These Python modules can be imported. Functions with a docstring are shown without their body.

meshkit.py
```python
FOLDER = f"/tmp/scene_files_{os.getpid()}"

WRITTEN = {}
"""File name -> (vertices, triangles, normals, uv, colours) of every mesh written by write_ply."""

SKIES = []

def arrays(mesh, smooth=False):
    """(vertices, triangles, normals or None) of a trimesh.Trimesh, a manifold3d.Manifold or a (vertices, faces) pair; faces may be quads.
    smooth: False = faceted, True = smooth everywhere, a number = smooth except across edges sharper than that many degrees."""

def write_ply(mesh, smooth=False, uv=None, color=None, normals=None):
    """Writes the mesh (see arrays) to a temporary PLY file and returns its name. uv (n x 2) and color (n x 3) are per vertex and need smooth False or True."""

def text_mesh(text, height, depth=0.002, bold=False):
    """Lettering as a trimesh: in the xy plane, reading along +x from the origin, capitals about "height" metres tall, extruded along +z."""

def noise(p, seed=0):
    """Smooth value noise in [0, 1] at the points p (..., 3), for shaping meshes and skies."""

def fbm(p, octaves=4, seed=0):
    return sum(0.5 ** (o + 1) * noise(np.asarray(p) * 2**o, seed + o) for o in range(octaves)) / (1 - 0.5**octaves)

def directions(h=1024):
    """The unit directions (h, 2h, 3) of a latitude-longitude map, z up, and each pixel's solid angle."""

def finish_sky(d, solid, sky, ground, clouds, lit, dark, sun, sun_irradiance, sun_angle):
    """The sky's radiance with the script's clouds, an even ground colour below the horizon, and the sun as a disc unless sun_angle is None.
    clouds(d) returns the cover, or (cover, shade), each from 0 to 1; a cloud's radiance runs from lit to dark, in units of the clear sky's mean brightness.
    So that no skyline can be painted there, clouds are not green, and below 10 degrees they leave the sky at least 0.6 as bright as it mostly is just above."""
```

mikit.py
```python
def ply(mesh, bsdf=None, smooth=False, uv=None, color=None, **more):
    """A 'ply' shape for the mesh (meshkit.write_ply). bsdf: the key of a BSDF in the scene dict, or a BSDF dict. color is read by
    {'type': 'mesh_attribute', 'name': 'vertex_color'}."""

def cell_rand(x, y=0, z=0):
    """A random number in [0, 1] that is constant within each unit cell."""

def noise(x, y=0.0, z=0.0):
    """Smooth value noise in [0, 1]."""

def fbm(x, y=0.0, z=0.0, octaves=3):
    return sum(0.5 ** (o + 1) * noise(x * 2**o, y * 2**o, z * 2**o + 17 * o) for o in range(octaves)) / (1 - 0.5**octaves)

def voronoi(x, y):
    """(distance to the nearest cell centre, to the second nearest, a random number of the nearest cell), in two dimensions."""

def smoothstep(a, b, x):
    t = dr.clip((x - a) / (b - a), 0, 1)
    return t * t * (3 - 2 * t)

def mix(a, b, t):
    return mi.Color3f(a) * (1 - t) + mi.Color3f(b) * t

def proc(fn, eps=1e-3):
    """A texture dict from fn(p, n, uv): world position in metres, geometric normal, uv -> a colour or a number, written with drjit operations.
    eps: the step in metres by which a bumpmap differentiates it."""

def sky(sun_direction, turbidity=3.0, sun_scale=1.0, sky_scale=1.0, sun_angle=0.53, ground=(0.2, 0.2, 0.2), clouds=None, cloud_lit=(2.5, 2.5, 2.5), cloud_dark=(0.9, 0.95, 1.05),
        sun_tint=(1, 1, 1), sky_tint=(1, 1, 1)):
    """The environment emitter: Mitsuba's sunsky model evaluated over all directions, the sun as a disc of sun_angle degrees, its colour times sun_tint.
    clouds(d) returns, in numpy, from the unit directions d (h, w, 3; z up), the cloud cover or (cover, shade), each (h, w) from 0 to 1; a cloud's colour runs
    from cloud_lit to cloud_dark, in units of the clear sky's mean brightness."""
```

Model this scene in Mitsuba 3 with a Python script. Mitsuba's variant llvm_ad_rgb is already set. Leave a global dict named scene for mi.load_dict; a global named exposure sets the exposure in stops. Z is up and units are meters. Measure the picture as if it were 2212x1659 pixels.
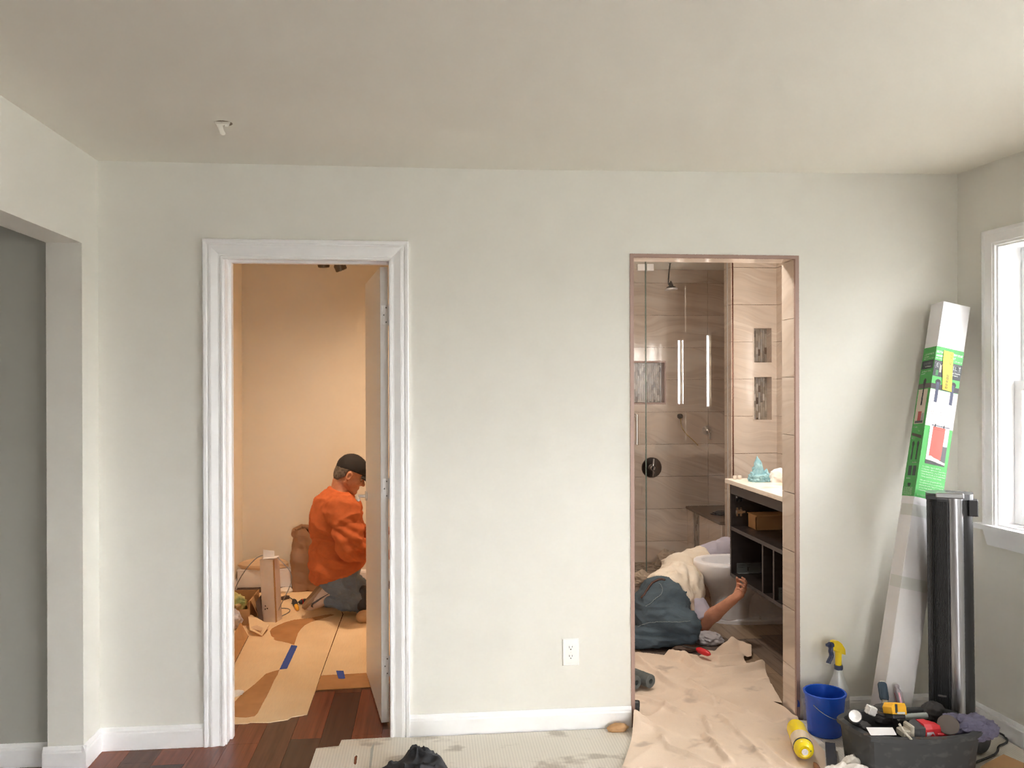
import math
import numpy as np, trimesh, shapely, manifold3d
import shapely.geometry as sg
from shapely import affinity
from shapely.ops import unary_union
import drjit as dr
import mitsuba as mi
import mikit, meshkit
from mikit import noise, fbm, cell_rand, smoothstep, mix
from scipy.spatial import Delaunay, cKDTree

T = mi.ScalarTransform4f
scene, labels = {}, {}
W, H, F = 2212, 1659, 1815.0

# ---------------------------------------------------------------- camera, sky, exposure
YAW, PITCH, ROLL = 0.0992, -0.0008, -0.0032
CAM = np.array([0.0, -3.623, 1.511])
FWD = np.array([math.sin(YAW) * math.cos(PITCH), math.cos(YAW) * math.cos(PITCH), math.sin(PITCH)])
_r = np.array([math.cos(YAW), -math.sin(YAW), 0.0])
_u = np.cross(_r, FWD)
RGT, UPV = _r * math.cos(ROLL) + _u * math.sin(ROLL), _u * math.cos(ROLL) - _r * math.sin(ROLL)
M = np.eye(4)
M[:3, 0], M[:3, 1], M[:3, 2], M[:3, 3] = -RGT, UPV, FWD, CAM
scene['camera'] = {'type': 'perspective', 'fov': math.degrees(2 * math.atan(W / 2 / F)), 'fov_axis': 'x',
                   'near_clip': 0.01, 'far_clip': 200.0, 'to_world': T(M.tolist())}
exposure = 0.0


def overcast(d):
    n = meshkit.fbm(d * 3.0, 3, 5)
    return np.ones(d.shape[:2]), 0.35 * n


scene['sky'] = mikit.sky([0.5, -0.6, 0.7], turbidity=4.0, sun_scale=0.0, sky_scale=222.0, clouds=overcast,
                         cloud_lit=(1.0, 1.0, 1.01), cloud_dark=(0.82, 0.84, 0.87), ground=(0.3, 0.3, 0.28))

# ---------------------------------------------------------------- measuring: a pixel of the 2212 x 1659 photo met with a plane of the room
def ray(x, y):
    return FWD + ((x - W / 2) * RGT - (y - H / 2) * UPV) / F

def az(x, y, z=0.0):
    d = ray(x, y); return CAM + d * (z - CAM[2]) / d[2]

def ay(x, y, Y):
    d = ray(x, y); return CAM + d * (Y - CAM[1]) / d[1]

def ax(x, y, X):
    d = ray(x, y); return CAM + d * (X - CAM[0]) / d[0]

# ---------------------------------------------------------------- registering
_count = {}
def num(name):
    n = _count.get(name, 0); _count[name] = n + 1
    return name if n == 0 else f'{name}_{n:03d}'

def say(key, label=None, cat=None, group=None, kind=None):
    e = {}
    if label: e['label'] = label
    if cat: e['category'] = cat
    if group: e['group'] = group
    if kind: e['kind'] = kind
    labels[key] = e

def add(name, mesh, bsdf, label=None, cat=None, group=None, kind=None, smooth=False, **kw):
    key = num(name)
    scene[key] = mikit.ply(mesh, bsdf, smooth, **kw)
    say(key, label, cat, group, kind)
    return key

def thing(name, label, cat, group=None, kind=None):
    key = num(name); say(key, label, cat, group, kind); return key

def part(parent, name, mesh, bsdf, label=None, kind=None, smooth=False, **kw):
    key = num(parent + '__' + name)
    scene[key] = mikit.ply(mesh, bsdf, smooth, **kw)
    if label or kind: say(key, label, kind=kind)
    return key

def struct(name, mesh, bsdf, label=None, smooth=False, **kw):
    return add(name, mesh, bsdf, label, None, None, 'structure', smooth, **kw)

# ---------------------------------------------------------------- materials
def lin(c):
    c = np.asarray(c, float) / 255
    return np.where(c <= 0.04045, c / 12.92, ((c + 0.055) / 1.055) ** 2.4).tolist()

def rgb(c):
    return {'type': 'rgb', 'value': lin(c)}

def mat(name, color, rough=0.5, metal=0.0, spec=0.5, bump=None, bscale=1.0, **kw):
    base = color if isinstance(color, dict) else rgb(color)
    d = {'type': 'principled', 'base_color': base, 'roughness': rough, 'metallic': metal, 'specular': spec, **kw}
    if bump is not None:
        d = {'type': 'bumpmap', 'tex': bump, 'scale': bscale, 'inner': d}
    scene['mat_' + name] = {'type': 'twosided', 'b': d}
    return 'mat_' + name

def L3(c):
    return mi.Color3f(*lin(c))

VC = {'type': 'mesh_attribute', 'name': 'vertex_color'}

# ---------------------------------------------------------------- mesh helpers
cat_ = trimesh.util.concatenate

def tm(v, f):
    return trimesh.Trimesh(np.asarray(v, float), np.asarray(f, int), process=False)

def box(x0, x1, y0, y1, z0, z1):
    m = trimesh.creation.box((abs(x1 - x0), abs(y1 - y0), abs(z1 - z0)))
    m.apply_translation(((x0 + x1) / 2, (y0 + y1) / 2, (z0 + z1) / 2)); return m

def hull(pts):
    return trimesh.convex.convex_hull(np.asarray(pts, float))

def cbox(x0, x1, y0, y1, z0, z1, c=0.003):
    """a box with chamfered edges"""
    pts = []
    for i, x in enumerate((x0, x1)):
        for j, y in enumerate((y0, y1)):
            for k, z in enumerate((z0, z1)):
                sx, sy, sz = (1 - 2 * i) * c, (1 - 2 * j) * c, (1 - 2 * k) * c
                pts += [(x, y + sy, z + sz), (x + sx, y, z + sz), (x + sx, y + sy, z)]
    return hull(pts)

def frame(o, ex, ey, ez):
    m = np.eye(4); m[:3, 0], m[:3, 1], m[:3, 2], m[:3, 3] = ex, ey, ez, o; return m

def xf(mesh, m):
    mesh = mesh.copy(); mesh.apply_transform(m); return mesh

def norm(v):
    v = np.asarray(v, float); return v / np.linalg.norm(v)

def aim(o, z, up=(0, 0, 1)):
    """frame at o with local z along z and local y close to up"""
    z = norm(z); up = np.asarray(up, float)
    if abs(z @ norm(up)) > 0.99: up = np.array([0, 1.0, 0])
    x = norm(np.cross(up, z)); return frame(o, x, np.cross(z, x), z)

def rotm(deg, axis, o=(0, 0, 0)):
    return trimesh.transformations.rotation_matrix(math.radians(deg), axis, o)

def extr(poly, h):
    """polygon(s) in xy extruded to z in [0, h]"""
    gs = [g for g in getattr(poly, 'geoms', [poly]) if g.geom_type == 'Polygon' and g.area > 1e-9]
    return cat_([trimesh.creation.extrude_polygon(g, h, engine='earcut') for g in gs])

def panel(poly, o, ex, ey, ez, h):
    return xf(extr(poly, h), frame(o, ex, ey, ez))

XA, YA, ZA = np.eye(3)

def lathe(prof, n=32, caps=True):
    """profile (r, z) turned about z"""
    prof = np.asarray(prof, float)
    a = np.arange(n) * 2 * np.pi / n
    v = np.stack([np.outer(prof[:, 0], np.cos(a)), np.outer(prof[:, 0], np.sin(a)), np.repeat(prof[:, 1:2], n, 1)], -1).reshape(-1, 3)
    f = []
    for i in range(len(prof) - 1):
        for j in range(n):
            k = (j + 1) % n
            f += [(i * n + j, i * n + k, (i + 1) * n + k), (i * n + j, (i + 1) * n + k, (i + 1) * n + j)]
    v = list(v)
    if caps:
        for i, up in ((0, False), (len(prof) - 1, True)):
            if prof[i, 0] > 1e-6:
                c = len(v); v.append((0, 0, prof[i, 1]))
                for j in range(n):
                    k = (j + 1) % n
                    f.append((c, i * n + j, i * n + k) if up else (c, i * n + k, i * n + j))
    return tm(v, f)

def spline(pts, n):
    from scipy.interpolate import CubicSpline
    pts = np.asarray(pts, float)
    t = np.r_[0, np.cumsum(np.linalg.norm(np.diff(pts, axis=0), axis=1))]
    return CubicSpline(t, pts)(np.linspace(0, t[-1], n))

def tube(pts, r, n=8, caps=True):
    pts = np.asarray(pts, float); m = len(pts)
    r = np.broadcast_to(np.asarray(r, float), (m,))
    tg = np.gradient(pts, axis=0); tg /= np.linalg.norm(tg, axis=1, keepdims=True)
    nn = np.cross(tg[0], [0.31, 0.2, 0.93]); nn /= np.linalg.norm(nn)
    v = []
    a = np.arange(n) * 2 * np.pi / n
    for i in range(m):
        nn = nn - tg[i] * (nn @ tg[i]); nn /= np.linalg.norm(nn)
        b = np.cross(tg[i], nn)
        v.append(pts[i] + r[i] * (np.outer(np.cos(a), nn) + np.outer(np.sin(a), b)))
    v = np.vstack(v); f = []
    for i in range(m - 1):
        for j in range(n):
            k = (j + 1) % n
            f += [(i * n + j, i * n + k, (i + 1) * n + k), (i * n + j, (i + 1) * n + k, (i + 1) * n + j)]
    if caps:
        v = np.vstack([v, pts[:1], pts[-1:]])
        for j in range(n):
            k = (j + 1) % n
            f += [(m * n, k, j), (m * n + 1, (m - 1) * n + j, (m - 1) * n + k)]
    return tm(v, f)

def cyl(p, q, r, n=20, r2=None, chamf=0.0):
    p, q = np.asarray(p, float), np.asarray(q, float); L = np.linalg.norm(q - p); r2 = r if r2 is None else r2
    c = chamf
    prof = [(r - c, 0), (r, c), (r2, L - c), (r2 - c, L)] if c else [(r, 0), (r2, L)]
    return xf(lathe(prof, n), aim(p, q - p))

def ring(poly, inner, h):
    return extr(sg.Polygon(poly).difference(sg.Polygon(inner)), h)

def rrect(w, h, r):
    return sg.box(-w / 2 + r, -h / 2 + r, w / 2 - r, h / 2 - r).buffer(r, 6)

def sheet_mesh(poly, step, fn, seed=0):
    """a triangulated sheet over the polygon; fn(xy) -> z"""
    x0, y0, x1, y1 = poly.bounds
    g = np.stack(np.meshgrid(np.arange(x0, x1, step), np.arange(y0, y1, step * 0.9)), -1)
    g[1::2, :, 0] += step / 2
    g = g.reshape(-1, 2)
    inner = shapely.contains_xy(poly.buffer(-step * 0.6), g[:, 0], g[:, 1])
    L = poly.exterior.length
    b = np.array([poly.exterior.interpolate(t).coords[0] for t in np.arange(0, L, step)])
    p = np.vstack([g[inner], b])
    tri = Delaunay(p).simplices
    c = p[tri].mean(1)
    tri = tri[shapely.contains_xy(poly.buffer(1e-6), c[:, 0], c[:, 1])]
    a = p[tri]
    cr = (a[:, 1, 0] - a[:, 0, 0]) * (a[:, 2, 1] - a[:, 0, 1]) - (a[:, 1, 1] - a[:, 0, 1]) * (a[:, 2, 0] - a[:, 0, 0])
    tri = np.where((cr < 0)[:, None], tri[:, ::-1], tri)
    return tm(np.c_[p, fn(p)], tri)

def solid(sheet, t):
    """a sheet given thickness t downwards"""
    v, f = np.asarray(sheet.vertices), np.asarray(sheet.faces)
    n = len(v)
    e = np.sort(sheet.edges, axis=1)
    u, idx, cnt = np.unique(e, axis=0, return_index=True, return_counts=True)
    be = sheet.edges[idx[cnt == 1]]
    side = np.vstack([np.c_[be[:, 0], be[:, 0] + n, be[:, 1]], np.c_[be[:, 1], be[:, 0] + n, be[:, 1] + n]])
    return tm(np.vstack([v, v - [0, 0, t]]), np.vstack([f, f[:, ::-1] + n, side]))

def crumple(center, size, seed=0, amp=0.35, sub=4, freq=2.2, flat=True):
    """a crumpled lump of cloth, paper or plastic standing on its base"""
    m = trimesh.creation.icosphere(subdivisions=sub)
    v = np.asarray(m.vertices).copy()
    r = 1 + amp * 2 * (meshkit.fbm(v * freq + seed * 7.3, 4, seed) - 0.5)
    ridg = 1 - np.abs(2 * meshkit.noise(v * freq * 1.7 + seed, seed + 3) - 1)
    r = r + amp * 0.55 * (ridg - 0.5)
    v = v * r[:, None] * np.asarray(size)
    if flat:
        v[:, 2] = np.maximum(v[:, 2], -0.45 * size[2])
        v[:, 2] -= v[:, 2].min()
    return tm(v + np.asarray(center), m.faces)

# ---------------------------------------------------------------- signed distances -> meshes
def surface_nets(fn, lo, hi, h):
    lo, hi = np.asarray(lo, float), np.asarray(hi, float)
    n = np.ceil((hi - lo) / h).astype(int) + 1
    gx, gy, gz = [lo[k] + np.arange(n[k]) * h for k in range(3)]
    G = np.stack(np.meshgrid(gx, gy, gz, indexing='ij'), -1).reshape(-1, 3)
    D = fn(G).reshape(n).astype(float)
    D[[0, -1]] = np.maximum(D[[0, -1]], h); D[:, [0, -1]] = np.maximum(D[:, [0, -1]], h); D[:, :, [0, -1]] = np.maximum(D[:, :, [0, -1]], h)
    S = D < 0
    corners = [(a, b, c) for a in (0, 1) for b in (0, 1) for c in (0, 1)]
    m = n - 1
    sl = lambda a, off: a[off[0]:off[0] + m[0], off[1]:off[1] + m[1], off[2]:off[2] + m[2]]
    tot = sum(sl(S, c).astype(int) for c in corners)
    act = (tot > 0) & (tot < 8)
    acc, cnt = np.zeros((*m, 3)), np.zeros(m)
    for a in corners:
        for k in range(3):
            if a[k] == 0:
                b = list(a); b[k] = 1
                da, db = sl(D, a), sl(D, b)
                x = (da < 0) != (db < 0)
                t = np.where(x, da / np.where(x, da - db, 1), 0)
                p = np.zeros((*m, 3))
                for q in range(3): p[..., q] = a[q]
                p[..., k] = t
                acc += np.where(x[..., None], p, 0); cnt += x
    idx = -np.ones(m, int); idx[act] = np.arange(act.sum())
    base = np.argwhere(act)
    v = lo + (base + acc[act] / cnt[act][:, None]) * h
    f = []
    for k in range(3):
        o1, o2 = [(1, 2), (2, 0), (0, 1)][k]
        s0 = [slice(1, m[q]) for q in range(3)]; s0[k] = slice(0, m[k])
        s1 = list(s0); s1[k] = slice(1, m[k] + 1)
        x = S[tuple(s0)] != S[tuple(s1)]
        e = np.argwhere(x)
        for q in range(3):
            if q != k: e[:, q] += 1
        inside = S[tuple(e.T)]
        def at(d1, d2):
            c = e.copy(); c[:, o1] -= d1; c[:, o2] -= d2
            return idx[tuple(c.T)]
        q4 = np.stack([at(1, 1), at(0, 1), at(0, 0), at(1, 0)], 1)
        q4 = np.where(inside[:, None], q4, q4[:, ::-1])
        f.append(q4)
    f = np.vstack(f); f = f[(f >= 0).all(1)]
    return tm(v, np.vstack([f[:, [0, 1, 2]], f[:, [0, 2, 3]]]))

def cone_d(P, a, b, ra, rb):
    a, b = np.asarray(a, float), np.asarray(b, float)
    ba = b - a
    h = np.clip(((P - a) @ ba) / max(ba @ ba, 1e-12), 0, 1)
    return np.linalg.norm(P - a - h[:, None] * ba, axis=1) - (ra + (rb - ra) * h)

def ell_d(P, c, rad, R=None):
    q = P - np.asarray(c, float)
    if R is not None: q = q @ np.asarray(R)
    rad = np.asarray(rad, float)
    k0 = np.linalg.norm(q / rad, axis=1); k1 = np.linalg.norm(q / rad**2, axis=1)
    return k0 * (k0 - 1) / np.maximum(k1, 1e-9)

def smin(ds, k):
    out = ds[0]
    for d in ds[1:]:
        h = np.clip(0.5 + 0.5 * (d - out) / k, 0, 1)
        out = d * (1 - h) + out * h - k * h * (1 - h)
    return out

def displace(m, fn):
    m = trimesh.Trimesh(m.vertices, m.faces, process=False)
    n = np.asarray(m.vertex_normals)
    return tm(m.vertices + n * fn(np.asarray(m.vertices))[:, None], m.faces)

def taubin(m, it=8):
    from scipy.sparse import coo_matrix
    v, f = np.asarray(m.vertices, float).copy(), np.asarray(m.faces)
    i = np.r_[f[:, 0], f[:, 1], f[:, 2], f[:, 1], f[:, 2], f[:, 0]]; j = np.r_[f[:, 1], f[:, 2], f[:, 0], f[:, 0], f[:, 1], f[:, 2]]
    A = coo_matrix((np.ones(len(i)), (i, j)), shape=(len(v), len(v))).tocsr(); A.data[:] = 1
    n = np.maximum(np.asarray(A.sum(1)).ravel(), 1)[:, None]
    for k in range(it):
        v = v + 0.5 * (A @ v / n - v)
        v = v - 0.48 * (A @ v / n - v)
    return tm(v, f)
# ---------------------------------------------------------------- the lamps' own light (their housings are built with them below)
WARM = [1.0, 0.71, 0.48]
COOLW = [1.0, 0.96, 0.90]
SPOT_W, BAR_W, DOWN_W = 2000.0, 105.0, 280.0
# ================================================================ materials of the setting
def wall_grain(p, n, uv):
    return fbm(p.x * 160, p.y * 160, p.z * 160, 2)

mat('paint', (221, 220, 213), 0.75, spec=0.25)
mat('ceiling', (218, 216, 207), 0.85, spec=0.2)
mat('trim', (240, 241, 243), 0.42, spec=0.4)
mat('warm_paint', (226, 220, 208), 0.8, spec=0.2)

def wood(cols, k, rough):
    a, b, c = (L3(x) for x in cols)
    def fn(p, n, uv):
        r = cell_rand(dr.floor(p.x / 0.128 + 0.5) + k * 13, 3)
        g = fbm(p.x * 55 + r * 9, p.y * 2.6 + r * 31, 0.0, 4)
        s = fbm(p.x * 240, p.y * 7 + r * 11, 1.0, 2)
        t = dr.clip(g * 0.75 + s * 0.4 - 0.05, 0, 1)
        return mix(mix(a, b, t), c, smoothstep(0.62, 0.95, g) * 0.6)
    return mikit.proc(fn)

mat('plank_red', wood([(116, 58, 34), (78, 36, 22), (58, 27, 17)], 1, 0.3), 0.33, spec=0.5)
mat('plank_brown', wood([(86, 50, 33), (60, 34, 23), (42, 24, 16)], 2, 0.3), 0.33, spec=0.5)
mat('plank_dark', wood([(62, 40, 30), (42, 27, 21), (30, 19, 15)], 3, 0.3), 0.33, spec=0.5)
mat('tileplank_a', wood([(150, 128, 106), (118, 98, 80), (94, 76, 60)], 4, 0.3), 0.38)
mat('tileplank_b', wood([(120, 103, 90), (92, 78, 68), (70, 58, 50)], 5, 0.3), 0.38)
mat('tileplank_c', wood([(102, 88, 80), (76, 65, 60), (56, 47, 44)], 6, 0.3), 0.38)

def stone(base, light, dark, seed):
    b, l, d = L3(base), L3(light), L3(dark)
    def fn(p, n, uv):
        h = p.x + p.y
        row = dr.floor((p.z - 2.328) / 0.264)
        o = cell_rand(row, 5 + seed) * 7.0
        w = fbm(h * 1.6 + o, p.z * 2.4 + o, 2.0 + seed, 3)
        y = p.z * 7.0 + h * (1.0 + 1.6 * cell_rand(row, 8 + seed)) + w * 2.0 + o
        v = fbm(y * 1.3, h * 0.5 + o, 0.5, 5)
        fine = fbm(y * 6.0, h * 5.0, 3.0, 3)
        c = mix(b, l, smoothstep(0.5, 0.78, v))
        c = mix(c, d, smoothstep(0.5, 0.25, v) * 0.8)
        e = dr.exp(-dr.square((v - 0.55) * 26.0))
        c = mix(c, d, e * 0.45)
        return c * (0.93 + 0.14 * fine)
    return mikit.proc(fn)

mat('tile', stone((210, 195, 181), (223, 211, 199), (192, 174, 158), 0), 0.12, spec=0.5)
mat('grout', (168, 148, 132), 0.8)
mat('edge_trim', (150, 124, 114), 0.45, 0.2)
mat('bronze', (96, 62, 48), 0.35, 0.6)

# ================================================================ main room
XL, YB = -1.356, -5.7
RO, RE, RN = np.array([2.41, 0, 0]), np.array([0.0731, -0.9973, 0]), np.array([-0.9973, -0.0731, 0])   # right wall: corner, along (towards the camera), into the room
def ceil_z(x):
    return 2.436 + 0.024 * np.clip((np.asarray(x, float) - 0.3) / 2.1, 0, 1)
DX0, DX1, DZ = -0.862, -0.140, 2.056      # rough opening of the left doorway
BX0, BX1, BZ = 0.888, 1.648, 2.075        # bathroom opening
WT = 0.145
top = [(x, float(ceil_z(x)) + 0.01) for x in (2.41, 1.7, 1.0, 0.3, XL)]
wb = sg.Polygon([(XL, 0), (2.41, 0)] + top).difference(sg.box(DX0, -1, DX1, DZ)).difference(sg.box(BX0, -1, BX1, BZ))
XZ = lambda y: dict(o=(0, y, 0), ex=XA, ey=ZA, ez=-YA)
struct('wall_back', panel(wb, (0, WT, 0), XA, ZA, -YA, WT), 'mat_paint')
# left wall with the cased opening into the dark hall
wl = sg.box(-0.20, 0, -YB, 2.5)   # (distance from the corner, z), starts past the corner
wl = sg.box(0, 0, -YB, 2.5).difference(sg.box(0.164, -1, 3.60, 2.069))
struct('wall_left', panel(wl, (XL, 0, 0), -YA, ZA, -XA, 0.135), 'mat_paint')
# right wall with the window seen at the edge of the picture and two more towards the camera
WIN = [(0.24, 0.66, 0.89, 2.10), (1.40, 2.70, 0.89, 2.10), (3.00, 4.60, 0.60, 2.10)]
wr = sg.box(-0.02, 0, -YB + 0.1, 2.5)
for a, b, c, d in WIN: wr = wr.difference(sg.box(a, c, b, d))
struct('wall_right', panel(wr, RO, RE, ZA, -RN, 0.16), 'mat_paint')
wf = sg.box(XL - 0.2, 0, 3.2, 2.5)
DOORS = (0.05, 1.25, 0.02, 2.15)
wf = wf.difference(sg.box(DOORS[0], DOORS[2], DOORS[1], DOORS[3]))
struct('wall_front', panel(wf, (0, YB, 0), XA, ZA, -YA, 0.14), 'mat_paint')
xs = np.array([XL - 0.2, XL, 0.3, 1.0, 1.7, 2.41, 3.2])
cp = sg.Polygon([(x, float(ceil_z(x))) for x in xs] + [(3.2, 2.62), (XL - 0.2, 2.62)])
struct('ceiling', panel(cp, (0, 0.0, 0), XA, ZA, -YA, -0 + 5.9), 'mat_ceiling')
struct('floor', box(-3.4, 3.3, -6.0, 3.5, -0.12, -0.012), 'mat_grout')

# hardwood planks of the floor, each a board of its own
rng = np.random.default_rng(11)
tones = ['mat_plank_red', 'mat_plank_brown', 'mat_plank_dark']
def planks(x0, x1, y0, y1, wdt, lens, mats, probs, parent='floor', name='plank', z=0.0, cut=None):
    x = x0
    while x < x1 - 1e-6:
        xe = min(x + wdt, x1)
        y = y0 - rng.uniform(0, lens[1])
        while y < y1:
            ye = y + rng.uniform(*lens)
            a, b = max(y, y0), min(ye, y1)
            if b - a > 0.02:
                m = box(x + 0.0006, xe - 0.0006, a + 0.0006, b - 0.0006, z - 0.012, z - rng.uniform(0, 0.0006))
                part(parent, name, m, mats[rng.choice(len(mats), p=probs)])
            y = ye
        x = xe
planks(XL, 0.692, -0.62, 2.89, 0.128, (0.45, 1.1), tones, [0.5, 0.3, 0.2])
planks(-2.99, XL - 0.002, -3.99, -0.119, 0.128, (1.2, 2.4), tones, [0.3, 0.4, 0.3])
part('floor', 'plank_field', box(XL, 3.0, YB, -0.621, -0.012, -0.0006), 'mat_plank_brown')
part('floor', 'plank_field', box(0.692, 2.45, -0.621, 0.0, -0.012, -0.0006), 'mat_plank_brown')

# hall behind the left wall
mat('hall_paint', (168, 168, 160), 0.8, spec=0.2)  # hall's shade put into the wall colour; the same grey serves the scuff
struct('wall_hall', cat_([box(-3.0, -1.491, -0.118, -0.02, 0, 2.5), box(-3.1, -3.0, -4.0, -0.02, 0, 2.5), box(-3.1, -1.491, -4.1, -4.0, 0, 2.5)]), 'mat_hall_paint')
struct('ceiling_hall', box(-3.1, -1.36, -4.1, 0.0, 2.44, 2.6), 'mat_ceiling')

# baseboards: a board with a stepped cap
BBP = [(0, 0), (0.014, 0), (0.014, 0.068), (0.011, 0.074), (0.011, 0.079), (0.006, 0.088), (0.004, 0.092), (0, 0.092)]
def baseboard(name, p, q, out):
    p, q, out = np.asarray(p, float), np.asarray(q, float), np.asarray(out, float)
    d = norm(q - p); L = np.linalg.norm(q - p)
    m = panel(sg.Polygon(BBP), p, out, ZA, np.cross(out, ZA), 1.0)
    m = extr(sg.Polygon(BBP), L)
    fr = frame(p, out, ZA, d)
    m = xf(m, fr)
    if np.linalg.det(fr[:3, :3]) < 0: m.invert()
    struct(name, m, 'mat_trim')
baseboard('baseboard_back', (XL, 0, 0), (-0.937, 0, 0), -YA)
baseboard('baseboard_back', (-0.087, 0, 0), (0.882, 0, 0), -YA)
baseboard('baseboard_back', (1.664, 0, 0), (2.41, 0, 0), -YA)
baseboard('baseboard_left', (XL, 0, 0), (XL, -0.178, 0), XA)
baseboard('baseboard_left', (XL + 0.014, -0.164, 0), (XL - 0.15, -0.164, 0), -YA)
baseboard('baseboard_left', (XL, -3.59, 0), (XL, YB, 0), XA)
baseboard('baseboard_right', RO, RO + RE * 5.6, RN)
baseboard('baseboard_hall', (-3.0, -0.118, 0), (-1.491, -0.118, 0), -YA)

# ================================================================ left doorway: jamb, stop, casing
JX0, JX1, JZ = -0.845, -0.157, 2.040
trim1 = struct('trim_1', cat_([box(DX0, JX0, 0.0, WT - 0.004, 0, JZ), box(JX1, DX1, 0.0, WT - 0.004, 0, JZ), box(DX0, DX1, 0.0, WT - 0.004, JZ, DZ)]), 'mat_trim')
part(trim1, 'door_stop', cat_([box(JX0, JX0 + 0.011, 0.055, 0.090, 0, JZ), box(JX1 - 0.011, JX1, 0.055, 0.090, 0, JZ), box(JX0, JX1, 0.055, 0.090, JZ - 0.011, JZ)]), 'mat_trim')
CSP = [(0, 0), (0, 0.010), (0.004, 0.013), (0.012, 0.013), (0.014, 0.0105), (0.022, 0.0105), (0.036, 0.014), (0.050, 0.0175), (0.058, 0.0175), (0.061, 0.0155), (0.066, 0.0155), (0.069, 0.019), (0.080, 0.020), (0.084, 0.018), (0.084, 0)]
def casing_piece(kind, w, prof, xa, xb, za, zb, out):
    """a mitred casing: kind l/r/t around the rectangle xa..xb, top zb; out: fn(u, v, d) -> point"""
    v, n = [], len(prof)
    for e in (0, 1):
        for (o, d) in prof:
            if kind == 'l': v.append(out(xa - o, (za if e == 0 else zb + o), d))
            if kind == 'r': v.append(out(xb + o, (za if e == 0 else zb + o), d))
            if kind == 't': v.append(out((xa - o if e == 0 else xb + o), zb + o, d))
            if kind == 'b': v.append(out((xa - o if e == 0 else xb + o), za - o, d))
    f = []
    for i in range(n):
        j = (i + 1) % n
        f += [(i, j, n + j), (i, n + j, n + i)]
    c = trimesh.creation.triangulate_polygon(sg.Polygon(prof), engine='earcut')
    pv = np.asarray(prof)
    idx = [int(np.argmin(np.linalg.norm(pv - q, axis=1))) for q in c[0]]
    for t in c[1]:
        a = [idx[k] for k in t]
        f += [a, [n + k for k in a[::-1]]]
    return tm(v, f)
outb = lambda u, z, d: (u, -d, z)
for k in 'lrt':
    part(trim1, 'casing', casing_piece(k, 0.084, CSP, JX0 - 0.006, JX1 + 0.006 - 0.02 + 0.004, 0.0, JZ + 0.006 - 0.012 + 0.0, outb), 'mat_trim')

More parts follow.
